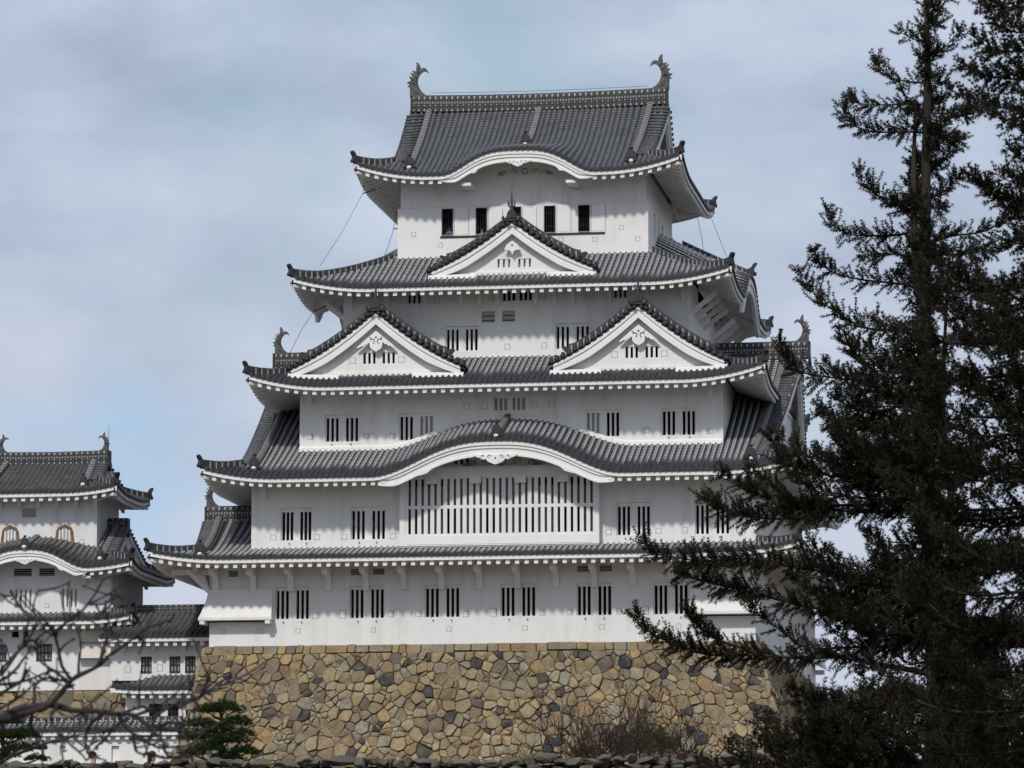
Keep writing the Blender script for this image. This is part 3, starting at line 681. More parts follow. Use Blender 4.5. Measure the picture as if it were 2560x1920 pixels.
# storey 2
s2w = [(-12.80, -11.0), (-8.76, -6.76), (6.40, 8.32), (10.81, 12.77)]
bay = (-5.80, 5.46)
R4z = lambda x: R4.w('F', x, 2.5, -.42)[2]
W2 = storey('storey_wall', -14.5, 14.3, 0, 5.3, 9.7, [(a, b, 5.98, 7.84) for a, b in s2w]+[(-2.9, -1.95, 10.15, 10.75), (2.1, 3.05, 10.15, 10.75)],
            ztf=lambda x: max(9.7, R4z(x)+.1), brk=curve_breaks(-7.2, 7.1, 30))
for i, (a, b) in enumerate(s2w): window(W2, P0, a, b, 5.98, 7.84, (True, True), sw=.16, rec=.14, top=.22, n=2 if i == 0 else 3) if i else window(W2, P0, a, b, 5.98, 7.84, (True, True), sw=.17, rec=.14, top=.22)
for a, b in ((-2.9, -1.95), (2.1, 3.05)): window(W2, P0, a, b, 10.15, 10.75, (True,), n=3, top=.05, sw=.16)
for x, z in [(-13.23, 6.18), (-10.69, 6.16), (-9.12, 6.15), (-6.32, 6.14), (5.95, 6.18), (8.77, 6.2), (10.25, 6.21), (13.3, 6.2)]: loophole(W2, P0, x, z, .27)
bolt_holes(W2, P0, [(a+d, 5.82) for a, b in s2w for d in (.5, 1.5)])
# lattice bay under the curved gable
bz0, bz1, bt = 5.42, 9.35, 9.35
lat = MB(); PB = front(-.55); hs = []
nb = 29; sp = (bay[1]-bay[0]-.55)/nb; tie = {6, 12, 18, 24}
for i in range(nb):
    c = bay[0]+.36+sp*(i+.5)-.02
    hs.append((c-.075, c+.075, 6.18, 7.60))
    hs.append((c-.075, c+.075, 7.78, 9.28))
wall_face(lat, PB, bay[0], bay[1], bz0, bz1+.62, hs, .16, brk=())
for x in bay: lat.quad((x, -.55, bz0), (x, 0, bz0), (x, 0, bz1+.62), (x, -.55, bz1+.62))
LB = lat.build('lattice_bay', [PL], W2)
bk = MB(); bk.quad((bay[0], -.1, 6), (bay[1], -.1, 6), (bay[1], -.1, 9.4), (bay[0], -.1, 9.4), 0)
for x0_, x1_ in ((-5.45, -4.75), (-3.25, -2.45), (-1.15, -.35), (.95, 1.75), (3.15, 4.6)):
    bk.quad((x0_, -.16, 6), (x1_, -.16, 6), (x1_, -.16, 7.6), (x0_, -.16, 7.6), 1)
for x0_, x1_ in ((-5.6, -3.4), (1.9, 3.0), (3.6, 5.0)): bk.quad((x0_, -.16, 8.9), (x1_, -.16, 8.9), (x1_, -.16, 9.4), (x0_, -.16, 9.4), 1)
bk.build('lattice_backing', [m_flat('shaded_board', (.34, .325, .30), n=.12), DARK], LB)  # grey puts the shade on a white interior into the backing colour
tm = MB(); tm.box(bay[0]-.04, bay[1]+.04, -.61, -.551, 5.50, 6.05); tm.box(bay[0]-.02, bay[1]+.02, -.60, -.552, 9.34, 9.86)
for x in (-4.0, -1.5, 1.05, 3.5): tm.box(x-.32, x+.32, -.80, -.605, 8.98, 9.42)
tm.box(bay[0]-.04, bay[0]+.26, -.60, -.551, 6.05, 9.34); tm.box(bay[1]-.30, bay[1]+.04, -.60, -.551, 6.05, 9.34)
tm.build('bay_frame', [PL2], LB)
gl = MB(); gl.box(-5.4, 5.1, -.62, -.605, 5.56, 5.575); gl.build('frame_groove', [LOOPG], LB)
# carved scrolls above the bay
def scrolls(cx, y, z, sc, parent, name='carved_scrolls', m=None):
    mb = MB()
    for s_ in (-1, 1):
        for (ox, oz, r) in ((.95, .30, .34), (1.9, .22, .24)):
            pts = []
            for k in range(15):
                a = k/14*4.2; rr = r*(1-.055*k); pts.append((cx+s_*(ox+math.cos(a)*rr)*sc, y, z+(oz+math.sin(a)*rr)*sc))
            mb.tube(pts, .045*sc, 0, 5)
        for k in range(3): mb.tube([(cx+s_*(2.1+.0)*sc, y, z+(.05+.12*k)*sc), (cx+s_*(2.75-.1*k)*sc, y, z+(.02+.12*k)*sc)], [.07*sc, .02*sc], 0, 5)
    mb.tube([(cx+math.cos(a*.5)*.3*sc, y, z+(.35+math.sin(a*.5)*.28)*sc) for a in range(13)], .045*sc, 0, 5)
    return mb.build(name, [m or LOOPG], parent)
scrolls(-.1, -.06, 10.0, .85, W2)
# karahafu (curved gable) boards
def kara_board(R, y_off, c, W, parent, th=.60, drop=.32, name='curved_gable_board', ends=(.94, .94)):
    mb = MB(); n = 48
    for layer, (yo, z0, z1) in enumerate(((0, -drop-.16, -drop+.02), (.07, -drop-th*.80, -drop-.16), (.02, -drop-th, -drop-th*.80))):
        for i in range(n):
            qs = []
            for j in (i, i+1):
                t = c+W*(-ends[0]+(ends[0]+ends[1])*j/n); p = R.w('F', t, 0, 0); q = abs(t-c)/W
                taper = 1.0 if q < .80 else 1-.35*(q-.80)/.14
                cusp = .22*max(0, 1-abs(q-.565)/.035) if layer > 0 else 0
                flat = .10*sstep(.25, .0, q)*0
                qs.append((p, z0*1.0*(taper)-cusp*(layer == 2)+flat, z1*taper))
            (p, a0, a1), (q, b0, b1) = qs
            y0_, y1_ = y_off+yo, y_off+yo+.22
            mb.hexa([(p[0], p[1]+y0_, p[2]+a0), (q[0], q[1]+y0_, q[2]+b0), (q[0], q[1]+y1_, q[2]+b0), (p[0], p[1]+y1_, p[2]+a0),
                     (p[0], p[1]+y0_, p[2]+a1), (q[0], q[1]+y0_, q[2]+b1), (q[0], q[1]+y1_, q[2]+b1), (p[0], p[1]+y1_, p[2]+a1)], 0)
    return mb.build(name, [PL2], parent)
kara_board(R4, .10, -.08, 7.1, R4.o)
def pendant_wide(cx, y, z, sc, parent):
    """winged cloud-shaped gable pendant"""
    R_ = [(0, .0), (.55, -.02), (1.20, .04), (1.28, -.03), (1.12, -.10), (1.0, -.16), (.88, -.17), (.80, -.25), (.66, -.27), (.55, -.22), (.50, -.32), (.38, -.42), (.22, -.48), (.12, -.52), (0, -.56)]
    pts = R_+[(-x, z_) for x, z_ in R_[-2:0:-1]]
    mb = MB(); mb.prism([(cx+x*sc, z+z_*sc) for x, z_ in pts], y, y+.14, 0)
    o = mb.build('carved_pendant', [PL2], parent); g = MB()
    for s_ in (-1, 1):
        for ox, oz, r in ((.33, -.10, .12), (.72, -.08, .09)):
            g.tube([(cx+(s_*ox+s_*math.cos(k*.45-1)*r*(1-.05*k))*sc, y-.01, z+(oz+math.sin(k*.45-1)*r*(1-.05*k))*sc) for k in range(11)], .018*sc, 0, 4)
    g.prism([(cx-.06*sc, z-.24*sc), (cx+.06*sc, z-.24*sc), (cx+.03*sc, z-.14*sc), (cx-.03*sc, z-.14*sc)], y-.012, y+.01, 0)
    for s_ in (-1, 1): g.box(cx+s_*.2*sc-.015, cx+s_*.2*sc+.015, y-.012, y+.01, z-.36*sc, z-.33*sc)
    g.build('pendant_carving', [ORN], o); return o
pendant_wide(-.08, -2.46, R4.w('F', -.08, 0)[2]-.86, .98, R4.o)
mb = MB()
for x in (-13.78, 13.6): mb.mark(); mb.box(x-.13, x+.13, -.35, 0, 8.4, 9.2)
mb.build('eave_post', [PL2], W2)
# storey 3
Y3 = 2.2; P3 = front(Y3)
R4top = lambda x: R4.w('F', x, 4.7, 0)[2]
s3w = [(-10.72, -8.76, (True, True)), (-6.41, -4.41, (True, False)), (4.37, 6.32, (False, True)), (8.70, 10.65, (True, True))]
W3 = storey('storey_wall', -12.2, 12.2, Y3, 11.0, 15.2, [(a, b, 11.86, 13.42) for a, b, g in s3w]+[(-.95, .93, 13.47, 14.26)])
for a, b, g_ in s3w: window(W3, P3, a, b, 11.86, 13.42, g_, sw=.16, rec=.13, top=.18)
window(W3, P3, -.95, .93, 13.47, 14.26, (False, False), sw=.17, rec=.12, top=.08, cen=.16)
for x, z in [(-11.58, 12.16), (-8.32, 12.16), (-6.81, 12.13), (7.85, 12.17), (11.49, 12.05)]: loophole(W3, P3, x, z, .26)
for x in (-2.48, -1.46, 1.45, 2.43): loophole(W3, P3, x, 13.75, .30)
bolt_holes(W3, P3, [(-10.3, 11.7), (-9.2, 11.7), (9.1, 11.75), (10.3, 11.75), (5.9, 11.72)])
# plaster apron that follows the curved roof against storey 3
mb = MB(); n = 40
for i in range(n):
    a, b = lerp(-12.2, 12.2, i/n), lerp(-12.2, 12.2, (i+1)/n)
    za, zb = R4top(a), R4top(b)
    mb.hexa([(a, Y3-.16, za-.3), (b, Y3-.16, zb-.3), (b, Y3+.0, zb-.3), (a, Y3+.0, za-.3), (a, Y3-.13, za+.14), (b, Y3-.13, zb+.14), (b, Y3-.003, zb+.26), (a, Y3-.003, za+.26)])
mb.build('plaster_apron', [PL2], W3)
mb = MB()
for x in (-11.59, 11.48): mb.mark(); mb.box(x-.14, x+.14, Y3-.35, Y3, 14.05, 14.9)
mb.build('eave_post', [PL2], W3)
# storey 4
Y4 = 4.3; P4 = front(Y4)
h4 = [(-4.08, -2.17, 17.27, 18.72), (2.33, 4.31, 17.25, 18.74), (-1.98, -1.2, 18.9, 19.54), (-.78, -.02, 18.91, 19.55), (-.80, 1.0, 20.12, 20.72), (-6.34, -5.53, 20.11, 20.66), (5.70, 6.49, 20.14, 20.66)]
W4 = storey('storey_wall', -10.1, 10.12, Y4, 16.4, 21.2, h4)
for q in h4[:2]: window(W4, P4, *q, (True, True), sw=.15, rec=.12, top=.17)
for q in h4[2:4]:
    mb = MB(); mb.box(q[0], q[1], Y4+.12, Y4+.2, q[2], q[3], 0)
    for k in range(2): mb.box(q[0]+.06, q[1]-.06, Y4+.05, Y4+.12, q[2]+.09+k*.27, q[2]+.13+k*.27, 1)
    mb.build('vent_panel', [PALE, ORN], W4)
window(W4, P4, *h4[4], (True, True), sw=.17, rec=.1, top=.02, cen=.14)
for q in h4[5:]: window(W4, P4, *q, (True,), sw=.13, rec=.1, top=.02)
for x, z in [(-.46, 17.45), (1.68, 17.48)]: loophole(W4, P4, x, z, .26)
for x, z in [(-4.6, 20.2), (-1.45, 20.3), (1.6, 20.3), (4.2, 20.2)]: loophole(W4, P4, x, z, .24)
for x in (-9.66, -7.5, -5.36, -3.19, -2.09, -1.03, 1.2, 2.28, 3.37, 5.49, 7.6, 9.75):
    mb = MB(); mb.hexa([(x-.10, Y4-.12, 19.86), (x+.10, Y4-.12, 19.86), (x+.12, Y4+.0, 19.86), (x-.12, Y4+.0, 19.86), (x-.16, Y4-.30, 20.9), (x+.16, Y4-.30, 20.9), (x+.16, Y4, 20.9), (x-.16, Y4, 20.9)])
    mb.build('eave_bracket', [PL2], W4)
# diagonal struts under the side eaves of storey 4
mb = MB()
for k in range(9):
    y = Y4+1.0+k*2.1
    if abs(y-YC) < .5: continue
    for sx_, xw in ((1, 10.12), (-1, -10.1)):
        mb.mark(); mb.hexa([(xw, y-.1, 19.2), (xw, y+.1, 19.2), (xw+sx_*.02, y+.1, 19.5), (xw+sx_*.02, y-.1, 19.5), (xw+sx_*1.5, y-.1, 20.35), (xw+sx_*1.5, y+.1, 20.35), (xw+sx_*1.3, y+.1, 20.6), (xw+sx_*1.3, y-.1, 20.6)])
mb.build('strut', [PL2], W4)
# top storey
Y5 = 6.9; P5 = front(Y5)
h5 = [(a, a+.71, 24.55, 26.12) for a in (-4.79, -2.77, -.75, 1.27, 3.29)]
R1z = lambda x: R1.w('F', x, 2.1, -.42)[2]
W5 = storey('storey_wall', -7.4, 7.42, Y5, 22.8, 26.18, h5, dp=.3, rholes=[(9.6, 10.5, 24.4, 26.05), (11.6, 12.5, 24.4, 26.05), (13.6, 14.5, 24.4, 26.05)])
mb = MB()
wall_face(mb, front(Y5+.10), -7.24, 7.26, 26.15, lambda x: max(28.2, R1z(x)+.1), (), .1, brk=curve_breaks(-4.6, 4.6, 26))
mb.quad((7.26, Y5+.1, 26.15), (7.26, 2*YC-Y5-.1, 26.15), (7.26, 2*YC-Y5-.1, 28.2), (7.26, Y5+.1, 28.2))
mb.quad((-7.24, Y5+.1, 26.15), (-7.24, 2*YC-Y5-.1, 26.15), (-7.24, 2*YC-Y5-.1, 28.2), (-7.24, Y5+.1, 28.2))
mb.quad((-7.4, Y5, 26.18), (7.42, Y5, 26.18), (7.26, Y5+.1, 26.18), (-7.24, Y5+.1, 26.18))
mb.quad((7.42, Y5, 26.18), (7.42, 2*YC-Y5, 26.18), (7.26, 2*YC-Y5, 26.18), (7.26, Y5+.1, 26.18))
W5b = mb.build('frieze_wall', [PL], W5)
mb = MB()
for x in (-6.8, -4.95, -3.1, -1.05, -.1, .95, 2.95, 4.9, 6.85):   # faint frame posts
    mb.mark(); mb.box(x-.16, x+.16, Y5+.06, Y5+.1, 26.2, 27.9)
mb.mark(); mb.box(-7.2, 7.2, Y5+.05, Y5+.1, 27.55, 27.75)
for x in (-1.15, 1.0): mb.mark(); mb.box(x-.55, x+.55, Y5+.03, Y5+.1, 27.3, 27.55)
mb.build('frieze_post', [PL], W5)
for q in h5:
    mb = MB(); bk = MB(); bk.quad((q[0]-.3, Y5+1.3, q[2]-1), (q[1]+.6, Y5+1.3, q[2]-1), (q[1]+.6, Y5+1.3, q[3]+1), (q[0]-.3, Y5+1.3, q[3]+1))
    for k in range(1, 5): x = lerp(q[0], q[1], k/5); mb.box(x-.017, x+.017, Y5+.10, Y5+.13, q[2], q[3], 0)
    for z in (q[3]-.40, q[2]+.38): mb.box(q[0], q[1], Y5+.132, Y5+.15, z-.02, z+.02, 0)
    for xx in (q[0], q[1]-.04): mb.box(xx, xx+.04, Y5-.02, Y5+.1, q[2], q[3], 1)
    mb.box(q[0], q[1], Y5-.02, Y5+.05, q[2]-.05, q[2], 1)
    o = mb.build('iron_barred_window', [IRON, m_flat('grey_frame', (.25, .24, .23))], W5); bk.build('interior', [DARK], o)
mb = MB()
for a in (-4.79, -2.77, -.75, 1.27, 3.29):
    mb.mark(); mb.box(a+.80, a+1.58, Y5-.012, Y5-.003, 24.56, 26.08)
mb.build('sliding_shutter', [PL2], W5)
gm = MB()
for a in (-4.79, -2.77, -.75, 1.27, 3.29):
    for x in (a+.765, a+1.60): gm.mark(); gm.box(x, x+.028, Y5-.008, Y5-.002, 24.52, 26.1)
gm.mark(); gm.box(-7.2, 7.3, Y5+.04, Y5+.055, 26.185, 26.2); gm.build('shutter_groove', [LOOPG], W5)
mb = MB(); mb.box(-4.86, 4.88, Y5-.06, Y5-.003, 24.37, 24.47); mb.build('window_sill', [m_flat('brown_sill', (.045, .028, .025))], W5)
mb = MB()
for y0_, y1_ in ((9.6, 10.5), (11.6, 12.5), (13.6, 14.5)): mb.mark(); mb.quad((7.2, y0_, 24.4), (7.2, y1_, 24.4), (7.2, y1_, 26.05), (7.2, y0_, 26.05))
mb.build('shutter', [PL2], W5)
for x, z in [(-6.45, 24.62), (5.85, 24.70), (-4.85, 23.95), (2.3, 24.1), (4.3, 24.05), (6.8, 24.0)]: loophole(W5, P5, x, z, .22)
kara_board(R1, .08, 0, 4.5, R1.o, th=.44, ends=(1.02, 1.02))
pendant_wide(0.05, 4.84, R1.w('F', 0, 0)[2]-.70, .62, R1.o)
scrolls(.15, Y5+.05, 28.0, .62, W5)
mb = MB()
for x in (-3.05, 3.1): mb.mark(); mb.box(x-.28, x+.28, 5.2, 6.9, 27.13, 27.30)
mb.build('beam_end', [PL2], W5)

# ---- triangular dormer gables
def dormer(cx, W, zb, za, Yf, Yb, parent, R, win, finial='spike', big=True, ext=.45, kud=.86):
    f = lambda t: za-(za-zb)*(t*1.32-.32*t*t)
    up = .34
    sh = MB(); rb = MB(); bd = MB(); rd = MB(); fn = MB(); pw = MB()
    Wt = W+ext; nx = 10
    def zt(x): t = abs(x-cx)/W; return f(min(t, 1.0))+up-(0 if t <= 1 else (t-1)*W*.42)
    for s_ in (-1, 1):
        for i in range(nx):
            a, b = cx+s_*Wt*i/nx, cx+s_*Wt*(i+1)/nx
            sh.quad((a, Yf, zt(a)), (b, Yf, zt(b)), (b, Yb, zt(b)), (a, Yb, zt(a)), 0, [(0, abs(a-cx)+5, 0), (0, abs(b-cx)+5, 0)]*1+[(0, abs(b-cx)+5, 0), (0, abs(a-cx)+5, 0)])
            bd.quad((a, Yf+.02, zt(a)-.14), (b, Yf+.02, zt(b)-.14), (b, Yb, zt(b)-.14), (a, Yb, zt(a)-.14), 0)
        ny = int((Yb-Yf-.5)/.33)
        for j in range(ny):
            y = Yf+.45+j*.33; vs = []; at = []
            for i in range(nx+1):
                x = cx+s_*Wt*i/nx; z = zt(x)
                for q in range(5):
                    an = math.pi*q/4; vs.append((x, y+math.cos(an)*.1, z+math.sin(an)*.11)); at.append((q/4, abs(x-cx)+5, .35))
            rb.add(vs, [(i*5+q, i*5+q+1, (i+1)*5+q+1, (i+1)*5+q) for i in range(nx) for q in range(4)], 0, at, True)
        # verge: round ends stepping down the rake
        L = 0; n = 60; last = None; acc = .2; px_, pz_ = cx, zt(cx)
        for i in range(1, n+1):
            x = cx+s_*Wt*i/n; z = zt(x); acc += math.hypot(x-px_, z-pz_); px_, pz_ = x, z
            if acc >= .33:
                acc = 0
                rb.tube([(x, Yf-.08, z+.05), (x, Yf+.55, z+.10)], [.155, .13], 1, 8)
                rb.tube([(x+s_*.02, Yf+.12, z+.24), (x+s_*.02, Yf+.6, z+.26)], [.11, .10], 1, 7)
                rb.tube([(x-s_*.16, Yf-.03, z+.02), (x-s_*.16, Yf+.02, z+.02)], [.075, .075], 1, 6)
        # barge boards in stepped layers
        for (yo, z0, z1, te) in ((.0, -.30, -.06, 1.0), (.08, -.46, -.30, .95), (.03, -.78 if big else -.76, -.46, .90)):
            n = 14
            for i in range(n):
                a, b = cx+s_*W*1.03*i/n, cx+s_*W*1.03*(i+1)/n
                ka = 1-.35*max(0, (i/n-.6)/.4); kb = 1-.35*max(0, ((i+1)/n-.6)/.4)
                za_, zb_ = zt(a)-.06, zt(b)-.06
                bd.hexa([(a, Yf+yo, za_+z0*ka), (b, Yf+yo, zb_+z0*kb), (b, Yf+yo+.2, zb_+z0*kb), (a, Yf+yo+.2, za_+z0*ka), (a, Yf+yo, za_+z1*ka), (b, Yf+yo, zb_+z1*kb), (b, Yf+yo+.2, zb_+z1*kb), (a, Yf+yo+.2, za_+z1*ka)], 0)
        # descending ridge set back from the verge
        rd.mark(); fn.mark(); path = []
        for i in range(13):
            x = cx+s_*(.25+(kud*W-.25)*i/12); path.append((x, Yf+.62, zt(x)+.10+(.10 if i == 12 else 0)))
        ridge(rd, path, .50, .28, 1.0)
        e = path[-1]
        fn.prism([(0, 0), (.20, .06), (.42, .34), (.30, .42), (.12, .36), (-.12, .34), (-.1, 0)], -.13, .13, 0, lambda q: (e[0]+s_*q[0], e[1]+q[1], e[2]+q[2]))
    # plaster fillet at the foot on the main roof
    for s_ in (-1, 1):
        for i in range(8):
            a, b = cx+s_*(W*.45+(W*.62)*i/8), cx+s_*(W*.45+(W*.62)*(i+1)/8)
            za_ = R.w('F', a, Yf-R.y0)[2]; zb_ = R.w('F', b, Yf-R.y0)[2]
            bd.hexa([(a, Yf-.10, za_-.1), (b, Yf-.10, zb_-.1), (b, Yf+.3, zb_-.1), (a, Yf+.3, za_-.1), (a, Yf-.04, za_+.16), (b, Yf-.04, zb_+.16), (b, Yf+.3, zb_+.28), (a, Yf+.3, za_+.28)], 0)
    # pediment wall
    Yp = Yf+.50; PP = front(Yp); zw = R.w('F', cx, Yp-R.y0)[2]-.2
    hs = win
    br = [cx+W*k/10 for k in range(-9, 10)]
    wall_face(pw, PP, cx-W*.92, cx+W*.92, zw, lambda x: max(zw+.02, f(min(1, abs(x-cx)/W))-.05), [(a, b, c, d) for a, b, c, d, g in hs], .13, brk=br)
    pw.box(cx-W*.66, cx+W*.66, Yp-.10, Yp+.02, zw, zw+.34)
    o = sh.build('dormer_gable', [TILE], parent, True); rb.build('tile_rows', [TILE, ORN], o, True)
    # (wall, boards and ridges hang from the dormer's own roof sheet)
    pwo = pw.build('pediment_wall', [PL], o); bd.build('barge_boards', [PL2], o); rd.build('descending_ridge', [RIDGE], o, True)
    bk = MB(); sl = MB()
    for a, b, c, d, g in hs:
        sl.mark(); bk.mark(); ss = slots(a+.02, b-.02, c+.02, d-.02, 3, .14 if big else .12); wall_face(sl, front(Yp+.035), a, b, c, d, ss, .12)
        dd = .5 if g else .24; bk.quad((a, Yp+dd, c), (b, Yp+dd, c), (b, Yp+dd, d), (a, Yp+dd, d), 0 if g else 1)
    sl.build('slot_bars', [PL], o); bk.build('interior', [DARK, PALE], o)
    # crown ridge running back to the wall and the big end tile
    mb = MB(); ridge(mb, [(cx, Yf+.1, za+up+.02), (cx, Yb, za+up+.02)], .42, .30, 1.0); mb.build('crown_ridge', [RIDGE], o, True)
    zt0 = za+up
    fn.mark(); oni(fn, (cx, Yf-.02, zt0-.05), 0, 1.05 if big else 1.0, knob=False)
    for s_ in (-1, 1):
        fn.tube([(cx+s_*.22, Yf-.12, zt0-.06), (cx+s_*.40, Yf-.12, zt0-.02), (cx+s_*.52, Yf-.12, zt0+.10), (cx+s_*.44, Yf-.12, zt0+.2)], [.13, .11, .09, .04], 0, 6)
        fn.tube([(cx+s_*.12, Yf-.15, zt0-.22), (cx+s_*.30, Yf-.15, zt0-.30)], [.12, .08], 0, 6)
    if finial == 'spike':
        hh = .95
        fn.tube([(cx, Yf, zt0+.52), (cx, Yf, zt0+.62), (cx, Yf, zt0+.95), (cx, Yf, zt0+.52+hh*1.25)], [.16, .10, .075, .015], 0, 7)
        for s_ in (-1, 1): fn.tube([(cx+s_*.06, Yf, zt0+.72), (cx+s_*.17, Yf, zt0+.78), (cx+s_*.19, Yf, zt0+.98), (cx+s_*.15, Yf, zt0+1.12)], [.045, .05, .045, .012], 0, 5)
    else:
        fn.tube([(cx, Yf, zt0+.52), (cx, Yf, zt0+.75), (cx, Yf, zt0+.95)], [.12, .10, .09], 0, 7)
        fn.prism([(-.13, .72), (.02, .76), (.16, 1.02), (.22, 1.3), (.08, 1.12), (.02, 1.36), (-.06, 1.12), (-.2, 1.28), (-.16, .95)], -.05, .05, 0, lambda q: (cx+q[0], Yf+q[1], zt0+q[2]))
    fn.build('ridge_end_ornament', [ORN], o)
    if big:
        for sx_ in (-1, 1): loophole(pwo, PP, cx+sx_*1.42, 16.42, .3)
    # pendant under the apex
    g = MB(); gy = Yf+.12; z0 = za-1.08 if big else za-.96; car = MB()
    if big:
        half = [(0, .30), (.42, -.04), (.85, -.40), (1.14, -.66), (1.0, -.66), (.84, -.56), (.72, -.58), (.60, -.46), (.50, -.48), (.42, -.36), (.36, -.42), (.36, -.60), (.26, -.74), (.12, -.82), (0, -.90)]
    else:
        half = [(0, .20), (.34, -.06), (.46, -.34), (.20, -.36), (.08, -.44), (0, -.62)]
    pts = half+[(-x, z) for x, z in half[-2:0:-1]]
    g.prism([(cx+x, z0-.1+z) for x, z in pts], gy, gy+.14, 0)
    if big:
        for s_ in (-1, 1):
            car.tube([(cx+s_*(.20+math.cos(k*.42+.6)*.13*(1-.03*k)), gy-.01, z0-.42+math.sin(k*.42+.6)*.16*(1-.03*k)) for k in range(10)], .022, 0, 4)
            car.tube([(cx+s_*(.36+math.cos(k*.5+1)*.07), gy-.01, z0-.24+math.sin(k*.5+1)*.07) for k in range(8)], .018, 0, 4)
            car.tube([(cx+s_*(.07+.07*k), gy-.01, z0-.32+.05*k*k*.4) for k in range(3)], .012, 0, 4)
    for a in range(6):
        an = a*math.pi/3; car.tube([(cx, gy-.01, z0-.17), (cx+.07*math.cos(an), gy-.01, z0-.17+.07*math.sin(an))], .012, 0, 4)
    go = g.build('carved_pendant', [PL2], o); car.build('pendant_carving', [ORN], go)
    return o
dormer(-7.56, 4.75, 15.72, 18.94, .95, 4.3, R3.o, R3, [(-8.38, -7.64, 16.2, 16.87, True), (-7.26, -6.52, 16.2, 16.87, True)])
dormer(7.55, 4.72, 15.72, 18.95, .95, 4.3, R3.o, R3, [(6.74, 7.48, 16.2, 16.87, True), (7.88, 8.62, 16.2, 16.87, True)])
dormer(-.02, 4.55, 21.55, 24.33, 3.1, 6.9, R2.o, R2, [(-.95, -.18, 21.95, 22.46, False), (.26, 1.03, 21.95, 22.46, False)], finial='spike', big=False)

# curved-gable faces on the side eaves of the fourth tier
for sx_, sd_ in ((1, 'R'), (-1, 'L')):
    mb = MB(); n = 30; c, H, W_, _f = R2.bumps[sd_]
    for i in range(n):
        t0, t1 = c-W_+2*W_*i/n, c-W_+2*W_*(i+1)/n
        p, q = R2.w(sd_, t0, 0), R2.w(sd_, t1, 0)
        for dx0, dx1, a0, a1 in ((.02, -.2, -.48, -.3), (-.06, -.26, -.95, -.48)):
            mb.hexa([(p[0]+sx_*dx0, p[1], p[2]+a0), (q[0]+sx_*dx0, q[1], q[2]+a0), (q[0]+sx_*dx1, q[1], q[2]+a0), (p[0]+sx_*dx1, p[1], p[2]+a0),
                     (p[0]+sx_*dx0, p[1], p[2]+a1), (q[0]+sx_*dx0, q[1], q[2]+a1), (q[0]+sx_*dx1, q[1], q[2]+a1), (p[0]+sx_*dx1, p[1], p[2]+a1)], 0)
    xw = 10.12 if sx_ > 0 else -10.1
    mb.mark()
    for i in range(n):
        t0, t1 = c-W_+2*W_*i/n, c-W_+2*W_*(i+1)/n; mb.quad((xw, t0, 20.5), (xw, t1, 20.5), (xw, t1, R2.w(sd_, t1, 2.5)[2]-.3), (xw, t0, R2.w(sd_, t0, 2.5)[2]-.3))
    mb.build('curved_gable', [PL2], R2.o)
    mb = MB(); ridge(mb, [R2.w(sd_, c, .15+i*.8, .05) for i in range(6)], .34, .3, 1.0); mb.build('curved_gable_ridge', [RIDGE], R2.o, True)
    fn = MB(); p = R2.w(sd_, c, 0); tipfin(fn, (p[0], p[1], p[2]+.25), 0 if sx_ > 0 else math.pi, .9); fn.build('gable_ornament', [ORN], R2.o)

# lightning cables and their stand-offs
def cable(pts, parent, name='lightning_cable', r=.014): mb = MB(); mb.tube(pts, r, 0, 4); return mb.build(name, [IRON], parent)
cable([(-9.3, 6.2, 27.6), (-9.35, 6.1, 27.0), (-10.2, 4.4, 24.5), (-11.2, 2.8, 22.2)], R1.o)
cable([(-7.65, 8.0, 26.3), (-7.9, 8.0, 25.0), (-8.4, 7.6, 23.2)], R1.o)
cable([(-11.5, 3.2, 20.1), (-11.6, 3.1, 19.6), (-12.2, 2.8, 18.6), (-12.9, 2.4, 17.0)], R2.o)
cable([(8.9, 19.5, 27.5), (9.2, 19.6, 26.0), (9.3, 19.8, 23.8)], R1.o); cable([(9.5, 21.5, 27.9), (10.4, 21.6, 25.5), (11.6, 21.7, 23.2)], R1.o)
for p, q in (((-9.35, 6.1, 27.0), (-8.6, 6.1, 27.25)), ((-7.85, 8.0, 25.2), (-7.4, 8.0, 25.2)), ((-11.6, 3.1, 19.6), (-10.9, 3.1, 19.9))): cable([p, q], R1.o, 'cable_standoff', .03)
cable([(x, YC, 34.42+.12*(x/7.7)**2) for x in [-6.6+i*1.2 for i in range(12)]], MR1, 'ridge_cable', .012)

# =================================================================== STONE BASE of the keep (fitted polygon stones)
def clip(poly, a, b, c):
    o = []
    for i in range(len(poly)):
        p, q = poly[i], poly[(i+1) % len(poly)]; dp = a*p[0]+b*p[1]-c; dq = a*q[0]+b*q[1]-c
        if dp <= 0: o.append(p)
        if (dp < 0 < dq) or (dq < 0 < dp): t = dp/(dp-dq); o.append((p[0]+(q[0]-p[0])*t, p[1]+(q[1]-p[1])*t))
    return o
def power_cells(sites, rect, rad=2.0):
    g = {}
    for i, (x, y, w_) in enumerate(sites): g.setdefault((int(x//rad), int(y//rad)), []).append(i)
    for i, (x, y, w_) in enumerate(sites):
        poly = [(rect[0], rect[1]), (rect[2], rect[1]), (rect[2], rect[3]), (rect[0], rect[3])]
        poly = [(max(rect[0], min(rect[2], x+dx)), max(rect[1], min(rect[3], y+dy))) for dx, dy in ((-rad, -rad), (rad, -rad), (rad, rad), (-rad, rad))]
        cx, cy = int(x//rad), int(y//rad)
        for ux in (-1, 0, 1):
            for uy in (-1, 0, 1):
                for j in g.get((cx+ux, cy+uy), ()):
                    if j == i: continue
                    x2, y2, w2 = sites[j]; a, b = x2-x, y2-y
                    c = (x2*x2+y2*y2-w2-x*x-y*y+w_)/2; poly = clip(poly, a, b, c)
                    if len(poly) < 3: break
                if len(poly) < 3: break
            if len(poly) < 3: break
        yield i, poly
